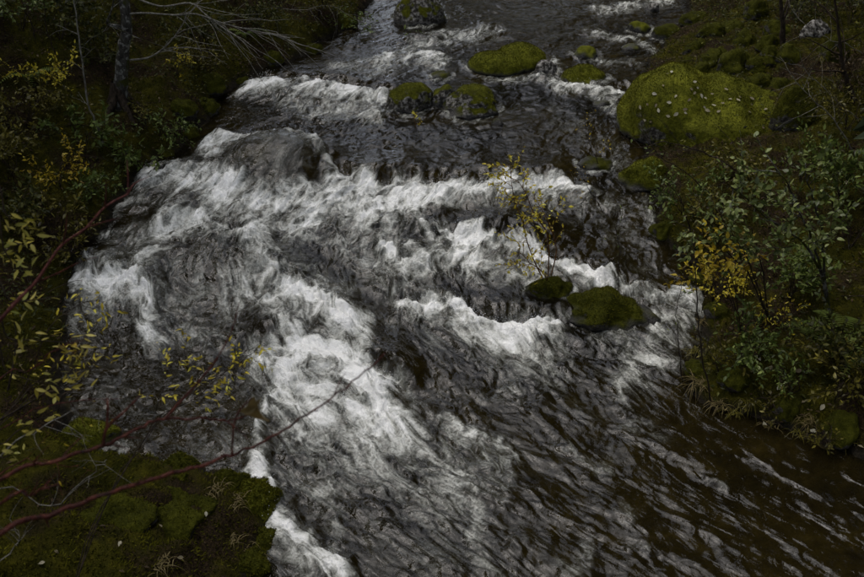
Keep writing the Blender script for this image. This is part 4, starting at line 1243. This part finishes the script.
bush('reddish leaf-littered bush on the wooded slope', 838, 92, 0.5, 0.5, L_LITTER, 6, 0.06, 8, 8, 0.35, seed=88)
bush('dark bush at the top of the stony bank', 850, 26, 0.7, 0.6, L_UNDER, 6, 0.07, 10, 8, 0.4, seed=89)
bush('mossy-coloured bush on the stony bank upstream', 792, 20, 0.5, 0.5, L_UNDER, 6, 0.06, 10, 8, 0.35, seed=90)
bush('low yellow-leaved plant beside the dark wet channel', 722, 374, 0.3, 0.3, L_OLIVE, 5, 0.05, 6, 6, 0.2, seed=91)
bush('small shrub with pale green leaves on the near mossy bank', 792, 392, 0.28, 0.28, L_GREEN, 5, 0.05, 6, 6, 0.2, seed=92)
bush('olive sprig overhanging the brown shallows', 826, 446, 0.24, 0.24, L_OLIVE, 4, 0.045, 6, 5, 0.16, seed=93)
bush('leafy tuft at the corner of bank and brown shallows', 770, 412, 0.2, 0.25, L_OLIVE, 4, 0.045, 6, 5, 0.16, seed=94)
bush('dark-leaved shrub behind the ferns', 850, 372, 0.5, 0.4, L_UNDER, 6, 0.07, 8, 8, 0.35, seed=95)
for k, (lb, px, py, h, sp, lf, n, sz) in enumerate([
        ('green shrub overhanging the water below the mossy hummock', 684, 214, .45, .45, L_GREEN, 5, .055), ('yellow-tinged shrub at the foot of the huge boulder', 742, 186, .4, .45, L_OLIVE, 5, .05),
        ('green bush between golden leaves and the fern', 788, 300, .5, .45, L_GREEN, 6, .065), ('olive shrub behind the leaning green shrub', 720, 232, .45, .45, L_OLIVE, 5, .055),
        ('broad-leaved green bush on the slope below the bleached branch', 840, 196, .55, .5, L_GREEN, 6, .07), ('small golden bush by the wet side channel', 712, 300, .3, .3, L_YELLOW, 4, .045),
        ('leafy mixed bush on the bank past the fern', 836, 400, .4, .4, L_OLIVE, 6, .055), ('green-leaved bush on the soft bank by straw tufts', 740, 364, .32, .35, L_GREEN, 5, .055)]):
    bush(lb, px, py, h * 1.15, sp, lf, n + 1, sz * 1.1, 10, 9, 0.38, seed=700 + k)
bare('sapling', 'bare dark upright stem at the water\'s edge by golden leaves', [(706, 376), (700, 340), (697, 300), (694, 262), (692, 236)], 0, -0.03, B_BROWN, 0.010, 101, 7, 0.3, (712, 400), L_GREEN, 0.05, 1)
bare('sapling', 'thin forked dark stem beside the white side channel', [(680, 360), (677, 330), (678, 300), (690, 272)], 0, -0.03, B_BROWN, 0.006, 102, 6, 0.3, (684, 384), L_GREEN, 0.06, 1)
bare('dead_branch', 'brown bare branch arching in front of the huge boulder', [(742, 174), (716, 158), (690, 148), (664, 142), (640, 148), (628, 140)], 0, -0.06, B_BROWN, 0.011, 103, 14, 0.7, (776, 190), L_GREEN, 0.06, 1, cat='branch', tstart=0.15)
bare('dead_branch', 'second brown branch crossing below the huge boulder\'s foot', [(724, 204), (700, 186), (680, 168), (660, 156), (640, 130)], 0, -0.06, B_BROWN, 0.009, 104, 12, 0.6, (752, 216), L_GREEN, 0.055, 1, cat='branch', tstart=0.15)
bare('dead_branch', 'dark upright stems rising from the mossy hummock', [(690, 230), (684, 208), (678, 190)], 0, -0.05, B_BROWN, 0.012, 105, 6, 0.5, (696, 250), None, cat='branch')
bare('dead_branch', 'bleached bare branch forking down the leafy slope', [(850, 146), (834, 120), (818, 104), (800, 86), (788, 70)], 0, -0.06, B_PALE, 0.010, 106, 10, 0.6, (862, 164), None, cat='branch')
bare('dead_branch', 'thin pale branch lying along the slope under the grey stone', [(840, 104), (820, 84), (806, 72), (800, 56)], 0, -0.04, B_PALE, 0.008, 107, 8, 0.5, (862, 118), None, cat='branch')
bare('dead_branch', 'grey twiggy branch on the wooded slope above the leaf litter', [(846, 44), (826, 38), (800, 20), (788, 4)], 0, -0.03, B_PALE, 0.008, 108, 10, 0.7, (864, 52), None, cat='branch')
bare('sapling', 'dark slim trunk standing on the stony bank', [(783, 24), (781, 8), (780, -30)], 0, 0.0, B_BROWN, 0.05, 109, 5, 0.9, (783, 44), None)
bare('sapling', 'leaning dark trunk on the wooded slope by the bare branches', [(848, 84), (842, 60), (838, 30), (832, -20)], 0, 0.02, B_BROWN, 0.035, 110, 6, 0.8, (858, 104), None)
bare('dead_branch', 'fine brown twig trailing into the brown shallows', [(704, 396), (716, 408), (732, 418)], 0, -0.05, B_OCHRE, 0.005, 111, 6, 0.25, (688, 384), None, cat='branch')


def fern(label, px, py, n, L, seed):
    root = at_ground(px, py)
    r = np.random.default_rng(seed)
    t = add('fern', None, None, None, root)
    tag(t, label, 'fern')
    for i in range(n):
        a = 2 * math.pi * i / n + r.uniform(-0.3, 0.3)
        l = L * r.uniform(0.7, 1.1)
        u = np.linspace(0, 1, 16)
        P = np.stack([math.cos(a) * l * 0.8 * u, math.sin(a) * l * 0.8 * u, l * (0.75 * u - 0.72 * u * u)], 1)
        V, Fc = [], []
        for k in range(1, 16):
            w = 0.20 * l * math.sin(math.pi * min(1, (u[k] * 0.92 + 0.05))) ** 0.8
            side = np.array([-math.sin(a), math.cos(a), 0.0]); fw = np.array([math.cos(a), math.sin(a), 0]) * l * 0.035
            for s in (-1, 1):
                b = len(V)
                tip = P[k] + side * s * w + fw * 1.2 + np.array([0, 0, -0.02 * l])
                V += [P[k] - fw * 0.6, P[k] + fw * 0.6, tip]
                Fc.append((b, b + 1, b + 2))
        o = add('frond', mesh_np('frond', np.array(V), np.array(Fc), {'var': np.full(len(V), r.uniform(0.3, 0.9))}, False), L_GREEN, t)


fern('dark green fern fanning out by the lichen-spotted stem', 842, 338, 9, 0.65, 1)
fern('fern under the dark-leaved shrub at the frame edge', 858, 360, 8, 0.5, 2)
fern('small fern on the mossy bank by the leaning green shrub', 806, 330, 8, 0.4, 3)
fern('dim fern on the slope behind the grey trunk', 30, 78, 9, 0.6, 4)
fern('fern on the upstream bank under pale twigs', 246, 36, 8, 0.5, 5)


def grass(label, px, py, n, L, seed, mat, droop=0.5, group=None):
    root = at_ground(px, py, 0.0)
    r = np.random.default_rng(seed)
    g = Geo()
    V, Fc = [], []
    for i in range(n):
        a = r.uniform(0, 6.28); l = L * r.uniform(0.5, 1.1); b = r.normal(0, 0.05, 2)
        u = np.linspace(0, 1, 6)
        out = l * r.uniform(0.4, 0.9)
        P = np.stack([b[0] + math.cos(a) * out * u, b[1] + math.sin(a) * out * u, l * (0.7 * u - (0.5 + droop) * u * u)], 1)
        sd = np.array([-math.sin(a), math.cos(a), 0]) * 0.0045
        k0 = len(V)
        for k in range(6):
            w = sd * (1 - 0.85 * u[k])
            V += [P[k] - w, P[k] + w]
        for k in range(5):
            Fc.append((k0 + 2 * k, k0 + 2 * k + 1, k0 + 2 * k + 3, k0 + 2 * k + 2))
    o = add('grass_tuft', mesh_np('grass_tuft', np.array(V), np.array(Fc), {'var': r.random(len(V))}, False), mat, None, root)
    tag(o, label, 'grass', group)


L_STRAW = mat_leaf('straw_blade', [(0.0, (0.06, 0.045, 0.015)), (0.6, (0.14, 0.11, 0.04)), (1.0, (0.25, 0.20, 0.09))], gloss=0.6)
grass('dry grass tuft hanging off the near mound into white water', 232, 540, 60, 0.26, 1, L_STRAW)
grass('dry grass clump on the near mound\'s upper edge by the red branch', 214, 490, 40, 0.24, 2, L_STRAW)
grass('straw grass fringe on the near mound beside the mossy knob', 236, 500, 50, 0.22, 21, L_STRAW)
grass('brown grass hanging from the near mound where white water passes', 250, 556, 60, 0.24, 22, L_STRAW)
grass('olive grass tuft in the middle of the near mound', 120, 520, 40, 0.16, 23, L_OLIVE)
grass('straw-coloured tuft at the lower edge of the near mound', 160, 566, 50, 0.22, 3, L_STRAW)
grass('grass tuft draped over the low rock in the rapids', 590, 322, 60, 0.30, 4, L_STRAW, 0.8)
grass('green grass trailing on the low rock in the rapids', 630, 314, 60, 0.28, 5, L_OLIVE, 0.8)
grass('pale grass tuft beside the bare dark upright stem', 700, 386, 50, 0.35, 6, L_STRAW)
grass('olive grass tuft on the bank above the brown shallows', 748, 404, 50, 0.28, 7, L_OLIVE)
grass('yellow grass tuft by the small pale green shrub', 806, 420, 50, 0.26, 8, L_STRAW)
grass('grass clump near the corner of bank and shallows', 850, 440, 40, 0.26, 9, L_OLIVE)
grass('wiry grass on the wooded slope below the grey stone', 822, 60, 60, 0.35, 10, L_OLIVE)
grass('wiry grass in the leaf litter by the bleached branch', 836, 72, 60, 0.35, 11, L_STRAW)

for k, (lb, px, py) in enumerate([('grass fringe dipping into the brown shallows by the olive sprig', 800, 432), ('straw fringe on the bank lip by the dark upright stem', 716, 404), ('grass fringe beside the fine trailing brown twig', 734, 412),
                                  ('olive grass on the bank lip past the straw tuft', 770, 424), ('grass fringe under the leaning green shrub', 694, 352), ('grass fringe over the wet side channel', 704, 322)]):
    grass(lb, px, py, 45, 0.30, 60 + k, (L_OLIVE, L_STRAW)[k % 2], 0.8)

# ------------------------------------------------------------------ fallen leaves that can be told apart
bv = BVHTree.FromPolygons([Vector(v) for v in ROCKS[0][0]], [tuple(f) for f in ROCKS[0][1]])
rl = np.random.default_rng(99)
_fl = [mesh_np('fallen_leaf', *leaf_shape(0.6, 0.15, c)) for c in (0.1, -0.15, 0.25)]
for me in _fl:
    me.materials.append(LO_PALE)


def fallen(p, n, size, label, group):
    d = rl.normal(0, 1, 3); d -= d @ n * n; d /= np.linalg.norm(d)
    x = np.cross(d, n)
    o = add('fallen_leaf', _fl[int(rl.integers(3))])
    q = p + n * 0.028 - d * size / 2
    o.matrix_world = Matrix([[x[j] * size, d[j] * size, n[j] * size, q[j]] for j in range(3)] + [[0, 0, 0, 1]])
    tag(o, label, 'leaf', group)


spots = [(668, 76), (672, 74), (648, 104), (656, 106), (660, 109), (646, 118), (690, 90), (694, 93), (700, 96), (698, 89), (704, 100), (688, 100), (676, 98), (670, 102), (655, 94), (712, 95),
         (706, 110), (710, 112), (714, 106), (675, 114), (668, 116), (684, 108), (738, 98), (752, 100), (752, 106), (740, 102), (722, 104), (730, 100), (766, 112), (774, 132), (770, 136), (762, 128),
         (640, 108), (652, 121), (694, 84), (718, 112), (748, 112), (686, 113), (664, 88), (726, 90)]
for px, py in spots:
    d = Vector(ray(px + rl.normal(0, 1), py + rl.normal(0, 1))).normalized()
    h = bv.ray_cast(Vector((0, 0, CAM_Z)), d)
    if h[0] is not None:
        fallen(np.array(h[0]), np.array(h[1]), rl.uniform(0.045, 0.085), 'pale fallen leaf lying on the huge moss-covered boulder', 'fallen leaves on the huge boulder')


def ground_normal(x, y):
    e = 0.04
    n = np.array([-(float(ground_h(x + e, y)) - float(ground_h(x - e, y))) / (2 * e), -(float(ground_h(x, y + e)) - float(ground_h(x, y - e))) / (2 * e), 1.0])
    return n / np.linalg.norm(n)


for px, py in [(154, 516), (159, 528), (56, 555), (120, 546), (42, 566), (205, 516), (180, 558)]:
    p = at_ground(px, py)
    fallen(p, ground_normal(p[0], p[1]), 0.05, 'pale fallen leaf on the near mossy mound', 'fallen leaves on the near mound')
for px, py in [(764, 427), (780, 390), (782, 408), (822, 408), (770, 370), (742, 384), (798, 372), (846, 184), (758, 360), (812, 432)]:
    p = at_ground(px, py)
    fallen(p, ground_normal(p[0], p[1]), 0.075, 'pale fallen leaf on the mossy bank by the brown shallows', 'fallen leaves on the bank')

# ------------------------------------------------------------------ cover nobody could count: moss, undergrowth, litter
tri = []
fq = grid_faces(len(gx), len(gy))
cx, cy = GX.ravel()[fq[:, 0]], GY.ravel()[fq[:, 0]]
inview = (cy > 4.2) & (cy < 21) & (np.abs(cx) < 0.62 * cy + 1.0)
fq = fq[inview]
lf = land[fq].mean(1)
tri = np.concatenate([fq[lf > 0.06][:, [0, 1, 2]], fq[lf > 0.06][:, [0, 2, 3]]])
rs = np.random.default_rng(123)
P, N = sample_mesh(gv, tri, 150000, rs, 0.0, lambda m: (1 / (m[:, 1] ** 1.0)) * (0.5 + 0.9 * (fbm2(m[:, 0] * 1.1, m[:, 1] * 1.1, 2, 130) > -0.1)))
o = blades('moss', P, N, None, 0.036, 0.013, seed=8)
tag(o, 'short green moss covering both banks', 'moss', kind='stuff')
P, N = sample_mesh(gv, tri, 26000, rs, 0.0, lambda m: np.clip(0.25 + fbm2(m[:, 0] * 0.8, m[:, 1] * 0.8, 3, 140), 0.02, 2) * (m[:, 1] > 7.6))
hgt = rs.random(len(P)) ** 2 * 0.22
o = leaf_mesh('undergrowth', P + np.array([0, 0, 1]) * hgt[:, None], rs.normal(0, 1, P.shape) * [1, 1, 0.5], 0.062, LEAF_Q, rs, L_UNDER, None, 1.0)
tag(o, 'low dim leafy undergrowth on both banks', 'undergrowth', kind='stuff')
P, N = sample_mesh(gv, tri, 14000, rs, 0.0, lambda m: np.clip(0.2 - fbm2(m[:, 0] * 0.8, m[:, 1] * 0.8, 3, 140), 0.05, 2) * np.where((m[:, 1] < 7.8) & (m[:, 0] < 0), 0.12, 1.0))
o = leaf_mesh('leaf_litter', P + N * 0.02, rs.normal(0, 1, P.shape) * [1, 1, 0.25], 0.055, LEAF_Q, rs, L_LITTER, None, 2.0)
tag(o, 'brown leaf litter strewn over both banks', 'leaf litter', kind='stuff')
# bare twigs lying about
gt = Geo()
P, N = sample_mesh(gv, tri, 420, rs, 0.0, lambda m: (m[:, 1] > 8.0).astype(float))
for p, n in zip(P, N):
    gt.tube(wander(p + n * 0.02, rs.normal(0, 1, 3) * [1, 1, 0.1] + n * rs.uniform(0.1, 0.9), rs.uniform(0.3, 0.9), 6, rs, 0.25, -0.05), 0.006, 0.002, 3)
o = gt.build('fallen_twigs', B_BROWN)
tag(o, 'fallen brown twigs strewn over both banks', 'twigs', kind='stuff')

# ------------------------------------------------------------------ the wood round about: conifers up the slopes, shading banks and water
def conifer(H_, seed):
    r = np.random.default_rng(seed)
    g = Geo().tube(smooth_line([(0, 0, -0.4), (0.05, 0, H_ * 0.3), (0.0, 0.05, H_ * 0.7), (0, 0, H_)], 4), 0.26, 0.02, 8)
    trunk = mesh_np('trunk', np.concatenate(g.V), g.F); trunk.materials.append(B_BROWN)
    P, Dr = [], []
    for z in np.arange(H_ * 0.24, H_ * 0.99, 0.34):
        Lb = 0.5 + (1 - z / H_) * 2.9
        for k in range(7):
            a = r.uniform(0, 6.28); n = int(6 + 9 * Lb)
            u = r.random(n) ** 0.7
            q = np.stack([math.cos(a) * Lb * u, math.sin(a) * Lb * u, z - 0.35 * Lb * u ** 1.5 + r.normal(0, 0.05, n)], 1) + r.normal(0, 0.10, (n, 3))
            P.append(q); Dr.append(np.tile([math.cos(a), math.sin(a), -0.5], (n, 1)) + r.normal(0, 0.5, (n, 3)))
    P, Dr = np.concatenate(P), np.concatenate(Dr)
    BV, BF = leaf_quad(0.5)
    R = leaf_frames(Dr, r, 0.8)
    V = np.einsum('nij,kj->nki', R, BV) * (0.36 * r.uniform(0.6, 1.2, len(P)))[:, None, None] + P[:, None, :]
    Fc = (BF[None] + (np.arange(len(P)) * 4)[:, None, None]).reshape(-1, 3)
    crown = mesh_np('crown', V.reshape(-1, 3), Fc, {'var': np.repeat(r.random(len(P)), 4)}, False); crown.materials.append(L_NEEDLE)
    return trunk, crown


protos = [conifer(15, 1), conifer(19, 2)]
CON = [(6.4, 7.6), (7.0, 10.6), (7.9, 13.6), (8.6, 17.0), (8.2, 20.8), (-9.4, 11.2), (-4.4, 22.6), (7.4, 24.6), (6.2, 33.5), (0.6, 38), (8.5, 36), (4.5, 42), (-5, 0.5), (5.0, -3.0),
       (-10.5, 5.0), (-9.5, 9.0), (-11.5, 12.5), (-10.0, 17.0), (-8.0, 22.5), (-5.5, 26.0), (-12, 27), (10.0, 11.0), (11.0, 14.5), (9.5, 5.5), (12.0, 19.0), (10.0, 23.5), (12.5, 27), (8.8, 29.0), (-13, 31.0), (1.0, 46), (13, 34), (-14, 22), (16, 44)]
for i, (x, y) in enumerate(CON):
    t = add('conifer_tree', None, None, None, (x, y, float(ground_h(x, y)) - 0.1))
    t.rotation_euler = (0, 0, i * 1.3); s = 0.85 + 0.3 * ((i * 37) % 10) / 10
    t.scale = (s, s, s)
    tag(t, 'tall dark conifer of the wood standing back from the stream', 'tree', 'conifers round the stream')
    tk, cw = protos[i % 2]
    add('trunk', tk, None, t); c = add('crown', cw, None, t); c['kind'] = 'stuff'
